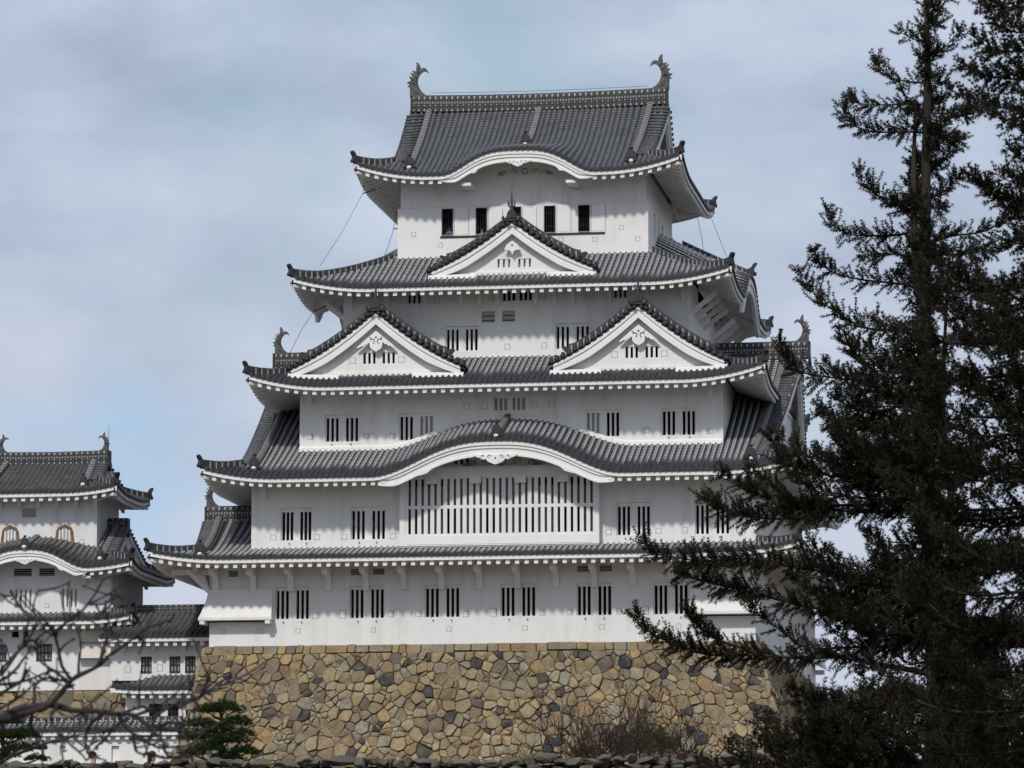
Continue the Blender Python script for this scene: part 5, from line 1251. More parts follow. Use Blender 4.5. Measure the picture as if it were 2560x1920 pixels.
def conifer(name, base, trunks, limbs, label, seed, rate=34, tw=(.12, .44), nn_=13, L=.080, W=.0125, tr0=.26, extra=(), cat='tree', group=None, need=None, start=.10, brown=.25, hugn=2, ldens=1.2):
    rs = np.random.RandomState(seed); rn = random.Random(seed); bs = Vector(base)
    root = empty(name, base, label, cat, group); tm = MB(); lm = MB(); SP = []; SA = []; nt_ = 0
    for k, tk in enumerate(trunks):
        pts = resample([bs+Vector(p) for p in tk], .6); zt, zb = pts[-1].z, pts[0].z
        r0 = tr0 if k == 0 else tr0*.45
        if k == 0 and pts[0].z > base[2]+.3: pts = [Vector((pts[0].x, pts[0].y, base[2]-.1))]+pts
        tm.mark(); tm.tube(pts, [max(.02, r0*(1-.80*(p.z-zb)/(zt-zb+.01))) if k else max(.03, r0*(1-.86*(p.z-zb)/(zt-zb+.01))) for p in pts], 0, 9)
    hug = []
    for k, tk in enumerate(trunks):
        pts = resample([bs+Vector(p) for p in tk], .27)
        for p in pts:
            for _ in range((hugn if p.z-base[2] < 13 else 1) if k == 0 else max(1, hugn-1)):
                a = rn.uniform(0, 6.283); ln = rn.uniform(.2, .8)*(1.0 if p.z-base[2] > 12 else 1.35); dx, dy = math.cos(a)*ln, math.sin(a)*ln; dn = rn.uniform(-.45, .35)
                q = p-bs; hug.append([tuple(q), tuple(q+Vector((dx*.5, dy*.5, dn*ln*.4))), tuple(q+Vector((dx, dy, dn*ln+.1)))])
    allL = [(l, ldens*(1.45 if l[0][2] < 13.5 else 1)) for l in limbs]+[(l, .9) for l in extra]+[(l, 1.1) for l in hug]
    for l, dens in allL:
        pts = resample([bs+Vector(p) for p in l], .12); n = len(pts)
        if n < 4: continue
        tot = sum((b-a).length for a, b in zip(pts, pts[1:])); r0 = .012+.0085*tot
        # small natural wobble
        for i, p in enumerate(pts): p += Vector((math.sin(i*.9+n), math.cos(i*.7+n), math.sin(i*.5)))*.018
        lm.tube(pts, [max(.006, r0*(1-.9*i/n)) for i in range(n)], 0, 5)
        for i in range(int(tot*rate*dens)):
            u = start+(1-start)*rn.random()**.85; k = min(n-2, int(u*(n-1))); p = pts[k]; t = (pts[k+1]-pts[k]).normalized()
            r = Vector((rn.gauss(0, 1), rn.gauss(0, 1), rn.gauss(.05, .75))); d = (t*rn.uniform(.5, 1.0)+(r-t*r.dot(t)).normalized()*rn.uniform(.5, 1.0)).normalized()
            ln = rn.uniform(*tw)*(1.0 if u < .85 else .65)*(1.15 if tot > 3 else .9); q = p.copy(); st = [q.copy()]; m_ = max(2, int(ln/.055)); dd = d.copy()
            for s in range(m_):
                dd = (dd+Vector((rn.gauss(0, .12), rn.gauss(0, .12), .10 if d.z > -.1 else -.02))).normalized(); q = q+dd*(ln/m_); st.append(q.copy()); SP.append(tuple(q)); SA.append(tuple(dd))
            lm.tube(st, [.007, *[.005]*(m_-1), .003], 0, 3, cap=False, sm=False)
    P = np.array(SP); A = np.array(SA); V, Q = needle_quads(P, A, nn_, L, W, rs=rs)
    mi = (rs.rand(len(P)) < brown).astype(np.int32).repeat(nn_)
    tm.build('trunk', [BARK], root)
    fo = fast_mesh('crown', V, Q, [need or NEED, NEEDB], root, mi); lm.build('limbs', [BARK], fo)
    return root, len(Q)
def auto_limbs(base, tk, zs, lens, az, rn, up=.25):
    """curved limbs at given heights: out, sagging, then sweeping up"""
    out = []
    for z, ln, a in zip(zs, lens, az):
        # trunk position at z
        for p, q in zip(tk, tk[1:]):
            if p[2] <= z <= q[2]: f = (z-p[2])/(q[2]-p[2]+1e-6); c = [lerp(p[i], q[i], f) for i in range(3)]; break
        else: c = list(tk[0])
        dx, dy = math.cos(a), math.sin(a); s = rn.uniform(.05, .22)
        out.append([(c[0], c[1], z), (c[0]+dx*ln*.35, c[1]+dy*ln*.35, z-s*ln*.18), (c[0]+dx*ln*.7, c[1]+dy*ln*.7, z-s*ln*.1), (c[0]+dx*ln, c[1]+dy*ln, z+up*ln*rn.uniform(.5, 1.1))])
    return out
BASE_A = (31.94, -144.57, -19.5)
TRUNK_A = [[(-0.0,-0.0,5.83),(-0.02,-0.01,7.05),(-0.09,-0.02,9.1),(-0.17,-0.03,11.16),(-0.23,-0.04,12.81),(-0.2,-0.04,14.9),(-0.16,-0.03,16.91),(-0.11,-0.02,18.86),(-0.07,-0.01,19.89),(-0.07,-0.02,21.67),(-0.07,-0.01,22.95)],[(-0.23,-0.04,15.23),(-0.35,-0.06,15.74),(-0.39,-0.06,16.91),(-0.38,-0.06,18.26),(-0.32,-0.05,19.54)],[(0.59,0.09,5.83),(0.56,0.08,7.05),(0.41,0.06,9.92),(0.15,0.02,12.81),(0.23,0.03,14.9),(0.33,0.05,16.24)]]
LIMBS_A = [[(-0.1,-0.02,19.89),(-0.62,-0.02,19.95),(-0.9,0.02,20.11),(-1.17,0.06,20.51)],[(-0.11,-0.02,19.43),(-1.26,-0.1,19.47),(-1.65,-0.06,19.56),(-1.87,0.01,19.66)],[(-0.13,-0.02,18.84),(-1.13,-0.53,18.81),(-1.66,-0.97,18.92),(-1.8,-1.34,19.23)],[(-0.39,-0.07,16.99),(-0.89,-0.54,17.36),(-1.15,-0.97,17.44),(-1.41,-1.41,17.83)],[(-0.4,-0.07,16.76),(-0.81,0.03,16.69),(-1.44,0.1,16.74),(-1.82,0.2,16.82),(-2.13,0.32,17.06),(-2.24,0.46,17.44)],[(-0.41,-0.07,16.23),(-1.15,-0.48,16.24),(-1.47,-0.82,16.18)],[(-0.37,-0.06,15.59),(-1.41,-0.39,15.73),(-2.07,-0.65,15.85),(-2.37,-0.86,16.08),(-2.4,-1.03,16.32)],[(-0.22,-0.04,14.69),(-1.08,0.07,14.73),(-1.66,0.22,14.91),(-2.23,0.37,15.28),(-2.66,0.54,15.81),(-2.84,0.76,16.17)],[(-0.31,-0.05,14.06),(-1.12,-0.2,13.94),(-1.69,-0.32,14.22),(-1.89,-0.37,14.76)],[(-0.32,-0.06,12.88),(-0.98,0.12,12.93),(-1.78,0.26,13.15),(-2.13,0.48,13.47)],[(-0.28,-0.05,12.98),(-1.33,-0.23,13.56),(-2.11,-0.36,13.68),(-2.76,-0.48,13.85),(-3.24,-0.57,14.47)],[(-0.33,-0.06,12.61),(-1.39,-0.11,12.7),(-2.13,-0.11,12.81),(-2.45,-0.05,12.99)],[(-0.3,-0.05,11.73),(-1.38,-0.43,11.59),(-2.34,-0.79,11.63),(-3.05,-1.12,11.91),(-3.3,-1.37,12.42)],[(-0.27,-0.05,10.94),(-1.66,-0.18,10.94),(-3.0,-0.31,11.03),(-4.04,-0.39,11.5),(-4.41,-0.37,11.77)],[(-1.98,-0.31,10.83),(-3.01,-0.25,10.81),(-4.07,-0.19,10.87),(-4.6,-0.05,11.17),(-4.93,0.12,11.38)],[(-0.21,-0.04,9.59),(-1.75,-0.27,9.59),(-3.61,-0.55,9.92),(-4.91,-0.74,9.92),(-5.72,-0.85,10.05),(-6.04,-0.89,10.44)],[(-0.14,-0.03,8.6),(-1.6,-0.11,8.78),(-3.23,-0.22,9.12),(-4.47,-0.26,9.46),(-5.3,-0.25,9.64)],[(-0.11,-0.02,7.54),(-1.04,-0.1,7.75),(-2.02,-0.18,7.92),(-3.64,-0.37,7.96),(-4.95,-0.5,8.05),(-5.76,-0.56,8.39),(-6.26,-0.57,8.88)],[(-3.62,-0.57,7.95),(-4.39,-1.04,8.25),(-4.83,-1.47,8.55),(-4.92,-1.83,8.88)],[(-0.1,-0.02,16.49),(0.31,0.2,16.66),(1.04,0.47,16.84),(1.54,0.71,17.07),(1.85,0.91,17.28)],[(-0.06,-0.01,16.26),(0.43,0.11,16.27),(0.8,0.21,16.35),(0.99,0.28,16.43),(1.42,0.39,16.39),(1.84,0.51,16.88)],[(-0.07,-0.02,15.47),(0.8,-0.04,15.49),(1.42,-0.1,15.44),(1.85,-0.2,15.63)],[(0.1,0.01,14.46),(0.91,-0.24,14.28),(1.42,-0.54,14.4),(1.86,-0.85,14.6)],[(-0.02,-0.01,19.25),(0.4,0.35,19.29),(0.81,0.71,19.48),(1.11,1.06,19.61)],[(-0.06,-0.01,20.3),(0.28,0.01,20.64),(0.61,0.03,21.05)],[(-0.07,-0.01,21.15),(0.19,0.29,21.56),(0.39,0.59,21.96)],[(-0.1,-0.02,18.86),(0.31,0.5,19.21),(0.71,1.03,19.43)],[(-0.13,-0.03,18.1),(0.31,0.3,18.4),(0.64,0.62,18.96)],[(-0.13,-0.03,17.42),(0.21,0.54,17.68),(0.52,1.1,18.21)]]
BASE_B= (35.22, -169.37, -19.5)
TRUNK_B= [[(0.0,0.0,3.47),(0.01,0.01,6.92),(0.02,0.01,10.43),(-0.03,-0.0,13.99),(-0.04,-0.0,17.01)]]
LIMBS_B= [[(0.08,0.02,13.99),(-0.62,0.09,14.14),(-0.95,0.22,14.27),(-1.39,0.34,14.44),(-1.75,0.46,14.59)],[(0.1,0.02,15.07),(-0.6,-0.13,15.0),(-1.06,-0.25,15.05),(-1.4,-0.35,15.28)],[(0.05,0.01,15.67),(-0.6,0.26,15.76),(-1.08,0.54,15.9),(-1.32,0.86,16.23)],[(0.09,0.02,14.65),(-0.56,0.22,14.66),(-1.15,0.44,14.81),(-1.57,0.68,15.03)],[(0.11,0.02,12.44),(-0.51,-0.32,12.63),(-0.85,-0.62,12.71),(-1.17,-0.91,12.84),(-1.34,-1.18,13.03)],[(0.08,0.02,10.9),(-0.66,-0.32,10.81),(-1.11,-0.61,10.95),(-1.44,-0.88,10.98),(-1.66,-1.14,11.17)],[(0.06,0.01,9.84),(-0.68,-0.33,9.81),(-1.18,-0.64,9.9),(-1.57,-0.93,10.16)],[(0.05,0.01,8.96),(-0.71,0.27,8.83),(-1.37,0.54,8.87),(-1.84,0.85,9.22)],[(0.03,0.01,7.79),(-0.72,-0.16,7.61),(-1.4,-0.32,7.61),(-1.85,-0.44,7.89)],[(0.06,0.01,6.63),(-0.75,0.04,6.47),(-1.44,0.09,6.6)],[(0.04,0.01,5.77),(-0.75,-0.27,5.81),(-1.54,-0.56,5.74),(-2.03,-0.8,5.96)]]
CHERRY = [[(0.627,0.591,2.809),(0.74,0.61,2.87),(0.775,0.617,2.889),(0.895,0.637,2.944),(1.033,0.66,2.956),(1.197,0.687,2.932),(1.378,0.716,2.919),(1.468,0.732,2.907),(1.559,0.747,2.852),(1.71,0.772,2.822),(1.77,0.783,2.804)],[(0.776,0.614,2.888),(0.933,0.616,2.918),(1.047,0.611,2.965),(1.165,0.606,3.085),(1.249,0.596,3.133),(1.344,0.588,3.186),(1.439,0.579,3.263),(1.522,0.569,3.316),(1.629,0.563,3.376),(1.724,0.555,3.404)],[(1.148,0.673,3.09),(1.107,0.632,3.167),(1.09,0.596,3.25),(1.086,0.561,3.321),(1.142,0.536,3.38),(1.234,0.516,3.438),(1.319,0.496,3.545),(1.369,0.469,3.603),(1.437,0.446,3.63)],[(1.183,0.678,3.133),(1.178,0.716,3.258),(1.16,0.752,3.353),(1.113,0.783,3.431),(1.066,0.815,3.458)],[(1.136,0.671,3.084),(1.054,0.689,3.135),(0.979,0.708,3.186),(0.933,0.731,3.262),(0.936,0.762,3.326),(1.019,0.806,3.39)],[(0.773,0.614,3.084),(0.796,0.863,3.175),(0.797,1.109,3.292),(0.787,1.353,3.348)],[(0.772,0.614,3.115),(0.809,0.702,3.2),(0.906,0.8,3.379),(0.876,0.879,3.491),(0.874,0.961,3.598)],[(0.931,0.639,3.421),(0.824,0.882,3.48),(0.704,1.124,3.564),(0.608,1.37,3.625)],[(0.772,0.614,3.139),(0.756,0.936,3.248),(0.766,1.262,3.36)],[(0.956,0.643,2.949),(0.907,0.814,3.065),(0.902,0.992,3.12),(0.905,1.171,3.138),(0.927,1.354,3.131),(0.932,1.533,3.099)],[(0.773,0.614,3.072),(0.812,0.698,3.077),(0.882,0.787,3.107),(0.983,0.881,3.155),(1.055,0.97,3.154)],[(0.744,0.609,3.011),(0.946,0.334,3.051),(1.092,0.05,3.115)],[(1.286,0.694,3.17),(1.274,0.856,3.292),(1.262,1.019,3.404),(1.146,1.165,3.524),(1.073,1.318,3.57)],[(1.27,0.692,3.421),(1.224,0.967,3.469),(1.208,1.246,3.581),(1.163,1.521,3.631)],[(1.47,0.723,2.907),(1.526,0.879,2.94),(1.613,1.04,2.973),(1.701,1.202,3.032),(1.76,1.358,3.079),(1.852,1.52,3.171)],[(1.561,0.737,2.888),(1.674,0.786,2.964),(1.751,0.83,3.033),(1.761,0.863,3.109),(1.771,0.896,3.178)],[(1.711,0.761,2.949),(1.788,0.967,3.023),(1.823,1.168,3.104)],[(1.826,0.779,3.011),(1.991,0.278,3.073)],[(1.773,0.77,2.803),(1.796,1.076,2.85),(1.827,1.383,2.923)],[(1.38,0.709,2.919),(1.461,0.766,2.812),(1.541,0.823,2.796),(1.591,0.876,2.816)],[(1.472,0.723,2.809),(1.526,0.536,2.726),(1.627,0.356,2.668)],[(1.549,0.735,2.858),(1.716,0.364,2.758),(1.84,-0.015,2.637)],[(1.44,0.718,2.888),(1.341,0.864,2.861),(1.253,1.011,2.808),(1.158,1.158,2.761),(1.076,1.306,2.7)],[(1.319,0.699,2.919),(1.173,0.974,2.875),(1.074,1.256,2.829),(1.006,1.543,2.75)],[(1.077,0.661,2.962),(1.107,0.416,2.874),(1.221,0.184,2.77),(1.305,-0.053,2.61)],[(0.939,0.64,2.931),(0.898,0.816,2.837),(0.894,0.998,2.755),(0.866,1.176,2.645)],[(1.091,0.664,2.797),(1.192,0.598,2.732),(1.267,0.528,2.661)],[(0.78,0.615,2.657),(0.934,0.512,2.711),(1.116,0.413,2.753),(1.297,0.314,2.783),(1.476,0.215,2.805),(1.624,0.111,2.828)],[(1.472,0.723,2.797),(1.623,0.622,2.736),(1.771,0.52,2.729),(1.889,0.413,2.747)],[(1.533,0.733,2.706),(1.627,0.992,2.693),(1.724,1.252,2.73)],[(1.41,0.714,2.913),(1.446,0.946,2.963),(1.484,1.178,2.964),(1.492,1.406,3.016)],[(1.592,0.742,2.846),(1.746,0.489,2.854),(1.899,0.236,2.827),(2.02,-0.021,2.846)],[(1.073,0.661,3.243),(1.082,0.767,3.288),(1.103,0.874,3.32)],[(1.059,0.659,3.329),(1.137,0.256,3.345),(1.198,-0.149,3.324)],[(0.739,0.609,2.919),(0.775,0.747,2.97),(0.824,0.887,3.034),(0.849,1.024,3.11)],[(0.738,0.608,2.98),(0.84,0.47,3.025),(0.941,0.332,3.051)],[(1.399,0.712,3.262),(1.289,1.042,3.343),(1.153,1.367,3.408)],[(1.483,0.725,3.329),(1.409,1.151,3.338),(1.323,1.576,3.397)]]

rn = random.Random(21); top = TRUNK_A[0][-1][2]
zs = []; ls = []; az = []
z = 1.5
while z < 21.5:
    for k in range(3 if z > 12.5 else 6):
        zz = z+rn.uniform(-.2, .2); a = rn.uniform(-.62, .62)+math.pi/2*rn.choice((1, -1)) if (z > 9 or rn.random() < .45) else rn.uniform(-1.15, .9)
        if z <= 12.5 and rn.random() < .3: a = math.pi+rn.uniform(-.7, .7); L_ = (21.5-zz)*.16+.4
        else: L_ = ((21.8-zz)*(.11 if zz > 12.5 else .20)+.4)*rn.uniform(.65, 1.05)
        if 6.4 < zz < 8.3 or 9.7 < zz < 11.3:
            L_ *= .6
            if math.cos(a) < -.3 and rn.random() < .6: continue
        zs.append(zz); ls.append(L_); az.append(a+PH)
    z += .42 if z > 13 else .36
for zz in [8.4, 8.7, 9.0, 9.3, 9.6, 11.3, 11.5, 11.8, 12.1, 12.4, 12.7, 13.0, 13.4, 13.9, 14.3]:
    for _ in range(2): zs.append(zz+rn.uniform(-.12, .12)); ls.append(rn.uniform(1.4, 3.9 if zz < 12.2 else 2.3)); az.append(PH+math.pi+rn.uniform(-.75, .75))
ext = auto_limbs(BASE_A, TRUNK_A[0], zs, ls, az, rn)
_, nA = conifer('conifer_tree', BASE_A, TRUNK_A, LIMBS_A, 'tall thin-topped dark conifer with bare trunk and upswept limbs in front of the keep, right', 31, extra=ext)
zs, ls, az = [], [], []
z = 1.0
while z < 21:
    for k in range(5):
        zs.append(z+rn.uniform(-.2, .2)); ls.append(rn.uniform(.5, 1.2) if z > 11.5 else rn.uniform(1.6, 3.2)); az.append(PH+rn.uniform(math.pi*.5, math.pi*1.5)*1.0)
    z += .55
ext = [l for l in auto_limbs(BASE_B, TRUNK_B[0], zs, ls, az, rn)]
_, nB = conifer('conifer_tree', BASE_B, TRUNK_B, LIMBS_B, 'nearest conifer, its blackish boughs cut off by the top right corner and right edge', 32, extra=ext, ldens=1.9, rate=40, L=.066, W=.0115, tw=(.10, .36))
# a broad younger conifer low in the right foreground
BASE_C = (CAMP.x-7.3+.0, -171.5, -19.5)
BASE_C = tuple(CAMP+_h*66+_R*(2130-1280)/FPX*66)[:2]+(-19.5,)
tk = [[(0, 0, 0), (.05, 0, 3), (0, 0, 4.6), (.04, .02, 6.0)]]; zs, ls, az = [], [], []; z = 1.5
while z < 5.9:
    for k in range(9):
        zs.append(z+rn.uniform(-.12, .12)); ls.append(min(4.3, (6.3-z)*1.1+.4)*rn.uniform(.7, 1.05)); az.append(rn.uniform(0, 2*math.pi))
    z += .30
ext = auto_limbs(BASE_C, tk[0], [z*1.0 for z in zs], ls, az, rn, .3)
_, nC = conifer('conifer_tree', BASE_C, tk, [], 'low broad conifer spreading across the bottom right corner below the others', 33, extra=ext, rate=34, tr0=.16, nn_=12)
print('conifer quads', nA, nB, nC)

# cloud-pruned pines on the bailey
def cloud_pine(base, h, pads, label, seed):
    rs = np.random.RandomState(seed); rn = random.Random(seed); root = empty('pruned_pine', base, label, 'pine tree', 'cloud-pruned pines by the white wall'); b = Vector(base)
    tm = MB(); tp = [b, b+Vector((.1, 0, h*.3)), b+Vector((-.12, 0, h*.55)), b+Vector((.08, 0, h*.8)), b+Vector((0, 0, h*.97))]; pts = resample(tp, .3)
    tm.tube(pts, [.16*(1-.7*i/len(pts)) for i in range(len(pts))], 0, 8)
    P, A = [], []
    for (x, y, z, rx, rz) in pads:
        c = b+Vector((x, y, z)); s = b+Vector((0, 0, z-.25)); tm.tube([s, (s+c)/2+Vector((0, 0, -.05)), c], [.06, .045, .02], 0, 5)
        n = int(260*rx*rx/.25)
        for k in range(n):
            a = rn.uniform(0, 6.283); r = math.sqrt(rn.random()); hh = math.sqrt(max(0, 1-r*r))
            lump = 1+.18*math.sin(a*3+x*5)+.1*math.sin(a*7)
            p = c+Vector((math.cos(a)*r*rx*lump, math.sin(a)*r*rx*lump, rz*1.12*(hh*rn.uniform(.1, 1)-.22*rn.random()))); P.append(tuple(p)); A.append((math.cos(a)*r*.7, math.sin(a)*r*.7, .75))
    V, Q = needle_quads(np.array(P), unit(np.array(A)), 12, .13, .012, (.1, .9), rs); tm.build('trunk', [BARK], root); fast_mesh('crown', V, Q, [PINEN], root)
def ground_pt(px, D): return tuple(CAMP+_h*D+_R*((px-1280)/FPX*D))[:2]+(-14.5,)
bx = ground_pt(552, 150)
cloud_pine(bx, 5.95, [(.15, 0, 5.75, .62, .34), (-.45, .1, 5.7, .5, .3), (.55, .1, 5.25, .55, .32), (-.7, 0, 5.2, .5, .28), (0, -.3, 5.0, .5, .3), (-.85, .1, 4.75, .6, .32), (.35, -.2, 4.6, .62, .36), (.85, 0, 4.85, .4, .26), (-.35, -.2, 4.3, .6, .34), (.9, .1, 4.2, .5, .3), (-.95, 0, 4.15, .45, .28), (.2, .1, 3.95, .6, .3), (-.6, .2, 3.6, .6, .3), (.6, .0, 3.5, .6, .3), (0, 0, 3.0, .6, .3)], 'rounded dark pine trimmed into cloud pads against the left foot of the stone base', 41)
bx = ground_pt(6, 150)
cloud_pine(bx, 5.5, [(.1, 0, 5.3, .55, .3), (.85, 0, 4.8, .6, .28), (.2, .1, 4.75, .5, .28), (-.5, 0, 4.9, .5, .3), (.6, 0, 4.3, .5, .26), (1.15, 0, 4.35, .45, .22), (.1, -.1, 4.1, .5, .26), (1.3, 0, 3.95, .4, .2), (-.4, 0, 3.9, .5, .26), (.5, 0, 3.6, .5, .26), (-.8, 0, 4.3, .5, .26)], 'open dark pruned pine at the left edge of the view below the small keep', 42)
# bare shrubs and a low pine behind the rock wall
def bare_shrub(base, h, spread, label, seed, n0=9):
    rn = random.Random(seed); mb = MB(); b = Vector(base)
    def grow(p, d, ln, r, lv):
        pts = [p]; q = p.copy(); dd = d.copy()
        for k in range(4):
            dd = (dd+Vector((rn.gauss(0, .12), rn.gauss(0, .12), rn.gauss(.03, .08)))).normalized(); q = q+dd*ln/4; pts.append(q.copy())
            if lv < 4 and k >= 1:
                for _ in range(2 if (lv == 0 or rn.random() < .12) else 1 if rn.random() < .8 else 0):
                    r_ = Vector((rn.gauss(0, 1), rn.gauss(0, 1), rn.gauss(.2, .6))).normalized(); grow(q.copy(), (dd*1.1+r_*.75).normalized(), ln*rn.uniform(.5, .75), r*.6, lv+1)
        r = max(r, .0055); mb.tube(pts, [r, r*.9, r*.8, r*.7, r*.5], 0, 4 if lv else 6, cap=False, sm=False)
    for i in range(n0): a = i*6.283/n0+rn.uniform(-.3, .3); s = rn.uniform(.2, spread); grow(b.copy(), Vector((math.cos(a)*s, math.sin(a)*s, 1)).normalized(), h*rn.uniform(.45, .6), .028, 0)
    o = mb.build('bare_shrub', [BARKR]); o.location = (0, 0, 0)
    return tag(o, label, 'shrub', 'leafless shrubs behind the rock wall')
bare_shrub(ground_pt(1480, 102), 3.1, 1.0, 'wide leafless reddish shrub behind the rock wall, left of the low pine tuft', 51, 7)
bare_shrub(ground_pt(1690, 104), 3.0, .9, 'smaller leafless shrub nearest the dark conifers at the foot of the base', 52, 5)
rs = np.random.RandomState(9); b = Vector(ground_pt(1590, 106)); lp = empty('low_pine', tuple(b), 'small yellowish green pine tuft among the bare shrubs below the stone base', 'pine shrub')
P, A = [], []; rn = random.Random(4); tm = MB()
for (x, z, rx, rz) in ((0, 1.75, .38, .24), (.42, 1.85, .3, .2), (-.4, 1.62, .34, .16), (.1, 1.5, .45, .2), (.75, 1.62, .22, .13), (-1.3, 1.42, .34, .14)):
    z += .62; c = b+Vector((x, 0, z)); tm.tube([b+Vector((x*.2, 0, 0)), b+Vector((x*.6, 0, z*.6)), c], [.04, .03, .015], 0, 5)
    for k in range(int(900*rx)): v = Vector((rn.gauss(0, .5), rn.gauss(0, .5), rn.gauss(0, .5))); P.append(tuple(c+Vector((v.x*rx*1.3, v.y*rx, v.z*rz*1.5)))); A.append((v.x, v.y, .8))
V, Q = needle_quads(np.array(P), unit(np.array(A)), 9, .11, .010, (.1, .9), rs); tm.build('stem', [BARK], lp); fast_mesh('foliage', V, Q, [m_leaf('yellow_pine_needles', (.05, .055, .018), (.11, .095, .03), 3)], lp)

# bare cherry boughs close to the camera, softly out of focus
CB = Vector((29.6, -209.2, -19.4)); ch = empty('cherry_tree', tuple(CB+Vector((-2.2, -.3, 0))), 'leafless cherry boughs and budded twigs blurred close in the lower left foreground', 'bare tree')
rn = random.Random(77); mb = MB(); tg = MB()
def bud(p, d, r=.007): tg.tube([p, p+d*.008, p+d*.02], [r*.7, r, .001], 0, 5)
for k, l in enumerate(CHERRY):
    pts = resample([CB+Vector(p) for p in l], .035); n = len(pts); tot = sum((b-a).length for a, b in zip(pts, pts[1:]))
    r0, r1 = (.026, .008) if k == 0 else (.022, .005) if k == 1 else (min(.014, .0075+.004*tot), .0042)
    for i, p in enumerate(pts): p += Vector((math.sin(i*1.3+k), math.sin(i*.8+k*2), math.cos(i*1.1+k)))*(.0035 if k > 1 else .005)
    mb.mark(); mb.tube(pts, [lerp(r0, r1, (i/n)**.8)*(1+.12*math.sin(i*2.1+k)) for i in range(n)], 0, 7)
    for i in range(3, n):
        if rn.random() < .40:
            p = pts[i]; t = (p-pts[i-1]).normalized(); r_ = Vector((rn.gauss(0, 1), rn.gauss(0, .6), rn.gauss(.3, 1))); d = (t*.6+(r_-t*r_.dot(t)).normalized()*.8).normalized()
            if rn.random() < .45:
                ln = rn.uniform(.05, .24); q = [p]; dd = d
                for s in range(4): dd = (dd+Vector((rn.gauss(0, .1), rn.gauss(0, .1), .08))).normalized(); q.append(q[-1]+dd*ln/4)
                tg.tube(q, [.0055, .005, .0046, .0042, .004], 0, 5); bud(q[-1], dd); bud(q[2], d)
            else: tg.tube([p, p+d*.02], [.006, .005], 0, 5); bud(p+d*.015, d, .008)
mb.mark(); mb.tube(resample([CB+Vector(CHERRY[0][0]), CB+Vector((-1.2, -.2, 1.2)), CB+Vector((-2.0, -.3, .5)), CB+Vector((-2.2, -.3, -.1))], .2), .10, 0, 10)
mb.build('bough', [BARKC], ch); tag(tg.build('twigs_and_buds', [BARKC], ch), kind='stuff')

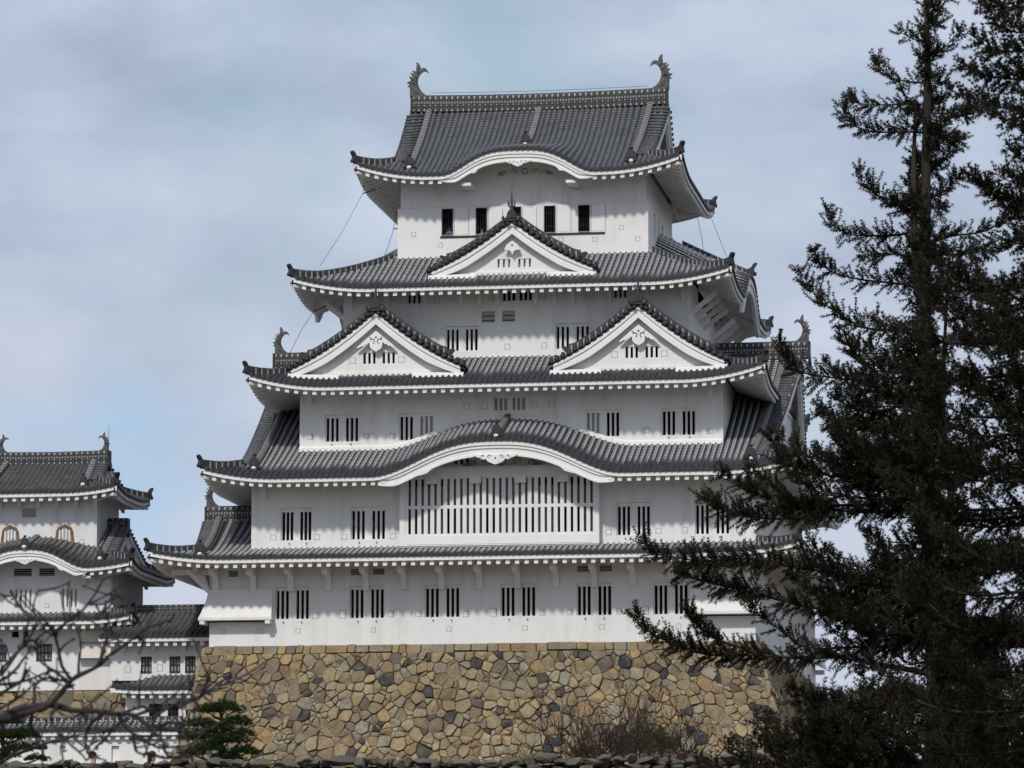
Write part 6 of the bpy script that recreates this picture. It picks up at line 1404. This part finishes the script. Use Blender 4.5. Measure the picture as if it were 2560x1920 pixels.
# =================================================================== PEOPLE
def person(loc, face, label, hair, hairc, topc, legc, h=1.62, cap=False, build_legs=True):
    """one skinned body standing at loc, facing angle 'face' (heading of the chest)"""
    k = h/1.70; c_, s_ = math.cos(face), math.sin(face)
    def T(x, y, z): x, y, z = x*k, y*k, z*k; return (loc[0]+x*s_+y*c_, loc[1]-x*c_+y*s_, loc[2]+z)      # x = to the body's left, y = forward
    jt = [((0, 0, .92), .125), ((0, 0, 1.10), .115), ((0, .01, 1.28), .135), ((0, 0, 1.42), .10), ((0, .0, 1.49), .055), ((0, .015, 1.545), .068), ((0, .02, 1.62), .085), ((0, .005, 1.675), .062),
          ((.17, 0, 1.40), .062), ((.23, -.02, 1.14), .046), ((.20, .10, .93), .034), ((.19, .15, .86), .036),
          ((-.17, 0, 1.40), .062), ((-.23, -.02, 1.14), .046), ((-.20, .10, .93), .034), ((-.19, .15, .86), .036),
          ((.09, 0, .84), .095), ((.10, .02, .48), .062), ((.10, -.02, .09), .044), ((.10, .12, .04), .036),
          ((-.09, 0, .84), .095), ((-.10, .02, .48), .062), ((-.10, -.02, .09), .044), ((-.10, .12, .04), .036)]
    ed = [(0, 1), (1, 2), (2, 3), (3, 4), (4, 5), (5, 6), (6, 7), (3, 8), (8, 9), (9, 10), (10, 11), (3, 12), (12, 13), (13, 14), (14, 15), (0, 16), (16, 17), (17, 18), (18, 19), (0, 20), (20, 21), (21, 22), (22, 23)]
    me = bpy.data.meshes.new('person'); me.from_pydata([T(*p) for p, r in jt], ed, []); o = bpy.data.objects.new('person', me); COL.objects.link(o)
    m, nt, b = mat('person_colours', .8, .2); g = G(nt); tc_ = g.n('ShaderNodeTexCoord'); sp = g.n('ShaderNodeSeparateXYZ'); g.l(tc_.outputs['Object'], sp.inputs[0])
    zz = g.math('DIVIDE', g.math('SUBTRACT', sp.outputs['Z'], loc[2]), k); c1 = g.mix(g.math('GREATER_THAN', zz, .88), legc+(1,), topc+(1,)); c2 = g.mix(g.math('GREATER_THAN', zz, 1.465), c1, (.42, .26, .19, 1))
    g.l(c2, b.inputs['Base Color']); me.materials.append(m)
    sk_ = o.modifiers.new('skin', 'SKIN'); sk_.use_smooth_shade = True
    for i, (p, r) in enumerate(jt): me.skin_vertices[0].data[i].radius = (r*k, r*k*(.8 if i < 4 else 1))
    me.skin_vertices[0].data[0].use_root = True
    su = o.modifiers.new('sub', 'SUBSURF'); su.levels = su.render_levels = 2
    tag(o, label, 'person'); hm = m_flat('hair_'+label[:6].replace(' ', '_'), hairc, .5, .3, 30)
    mb = MB(); nr, ns = 9, 14; vs = []
    hc = (0, -.005, 1.635)
    for i in range(nr+1):
        a = math.pi*(.02+.60*i/nr) if not hair == 'long' else math.pi*(.02+.60*i/nr)
        for j in range(ns):
            b_ = 2*math.pi*j/ns; fr = max(0, math.cos(b_)); cut = 1-.42*fr*(a/math.pi > .36)
            x, y, z = math.sin(a)*math.sin(b_)*.092, math.sin(a)*math.cos(b_)*.112*cut, math.cos(a)*.115
            vs.append(T(hc[0]+x, hc[1]+y*(1 if y > 0 else 1.05), hc[2]+z))
    mb.add(vs, [(i*ns+j, i*ns+(j+1) % ns, (i+1)*ns+(j+1) % ns, (i+1)*ns+j) for i in range(nr) for j in range(ns)]+[tuple(range(ns))], 0, sm=True)
    if hair == 'long':
        mb.prism([(-.085, 1.66), (.085, 1.66), (.10, 1.52), (.075, 1.36), (0, 1.33), (-.075, 1.36), (-.10, 1.52)], -.115, -.045, 0, lambda q: T(q[0], q[1], q[2]))
    if cap: mb.hexa([T(-.07, .08, 1.66), T(.07, .08, 1.66), T(.06, .19, 1.645), T(-.06, .19, 1.645), T(-.07, .08, 1.675), T(.07, .08, 1.675), T(.06, .19, 1.655), T(-.06, .19, 1.655)])
    mb.build('cap' if cap else 'hair', [hm], o)
    fm = MB(); fm.tube([T(0, .10, 1.625), T(0, .128, 1.60)], [.012, .016], 0, 5)
    for s2 in (-1, 1): fm.tube([T(s2*.09, .01, 1.60), T(s2*.094, .0, 1.645)], [.012, .014], 0, 5)
    fm.build('nose_and_ears', [m_flat('skin', (.42, .26, .19), .6, .1, 20)], o); fe = MB()
    for s2 in (-1, 1): fe.tube([T(s2*.032, .098, 1.637), T(s2*.032, .106, 1.637)], .009, 0, 6)
    fe.tube([T(-.022, .100, 1.572), T(.022, .100, 1.572)], .006, 0, 4); fe.build('eyes_and_mouth', [ORN], o)
    return o
x, y, z = ground_pt(235.8, 98.6); person((x, y, -14.52), .1, 'person in a dark cap facing right, head just above the rock wall', 'short', (.018, .018, .024), (.05, .05, .06), (.03, .03, .04), 1.66, True)
x, y, z = ground_pt(383.4, 98.6); person((x, y, -14.5), .35, 'person with long dark hair and white top behind the rock wall', 'long', (.016, .010, .008), (.72, .70, .68), (.05, .06, .10), 1.66)
person((-4.42, 7.42, 23.35), -1.5, 'person in bright blue jacket behind the leftmost barred window of the top storey', 'short', (.02, .016, .014), (.05, .28, .62), (.04, .18, .45), 1.72)
person((-2.45, 7.45, 23.25), -1.7, 'person in pale pink top behind the second barred window of the top storey', 'long', (.02, .016, .014), (.50, .38, .36), (.35, .34, .36), 1.68)
mb = MB(); mb.box(-6.5, 6.5, Y5+.25, 2*YC-Y5-.4, 23.1, 23.25); mb.build('floor', [WOOD], W5)

# ---- keep the tree of parts at most three levels deep (thing > part > sub-part)
def root_of(o):
    while o.parent: o = o.parent
    return o
def level(o): return 1 if not o.parent else 1+level(o.parent)
def hang(o, p):
    o.parent = p; o.matrix_parent_inverse = Matrix.Translation(-Vector(p.location)) if p.type == 'EMPTY' else Matrix()
UP = ('barred_window', 'iron_barred_window', 'lattice_bay', 'lattice_window', 'bell_shaped_window', 'eave_bracket', 'vent_grille', 'vent_panel', 'louvred_vent', 'stone_drop_chute', 'loophole', 'window_peg', 'dormer_gable', 'strut', 'window_sill', 'corner_strut')
for o in list(bpy.data.objects):
    if o.parent and o.parent.parent and o.name.split('.')[0] in UP:
        p = o
        while p.parent.parent: p = p.parent
        if o.name.split('.')[0] == 'loophole' and p.name.startswith('dormer'): continue
        hang(o, root_of(o))
for o in list(bpy.data.objects):
    while level(o) > 3: hang(o, o.parent.parent)
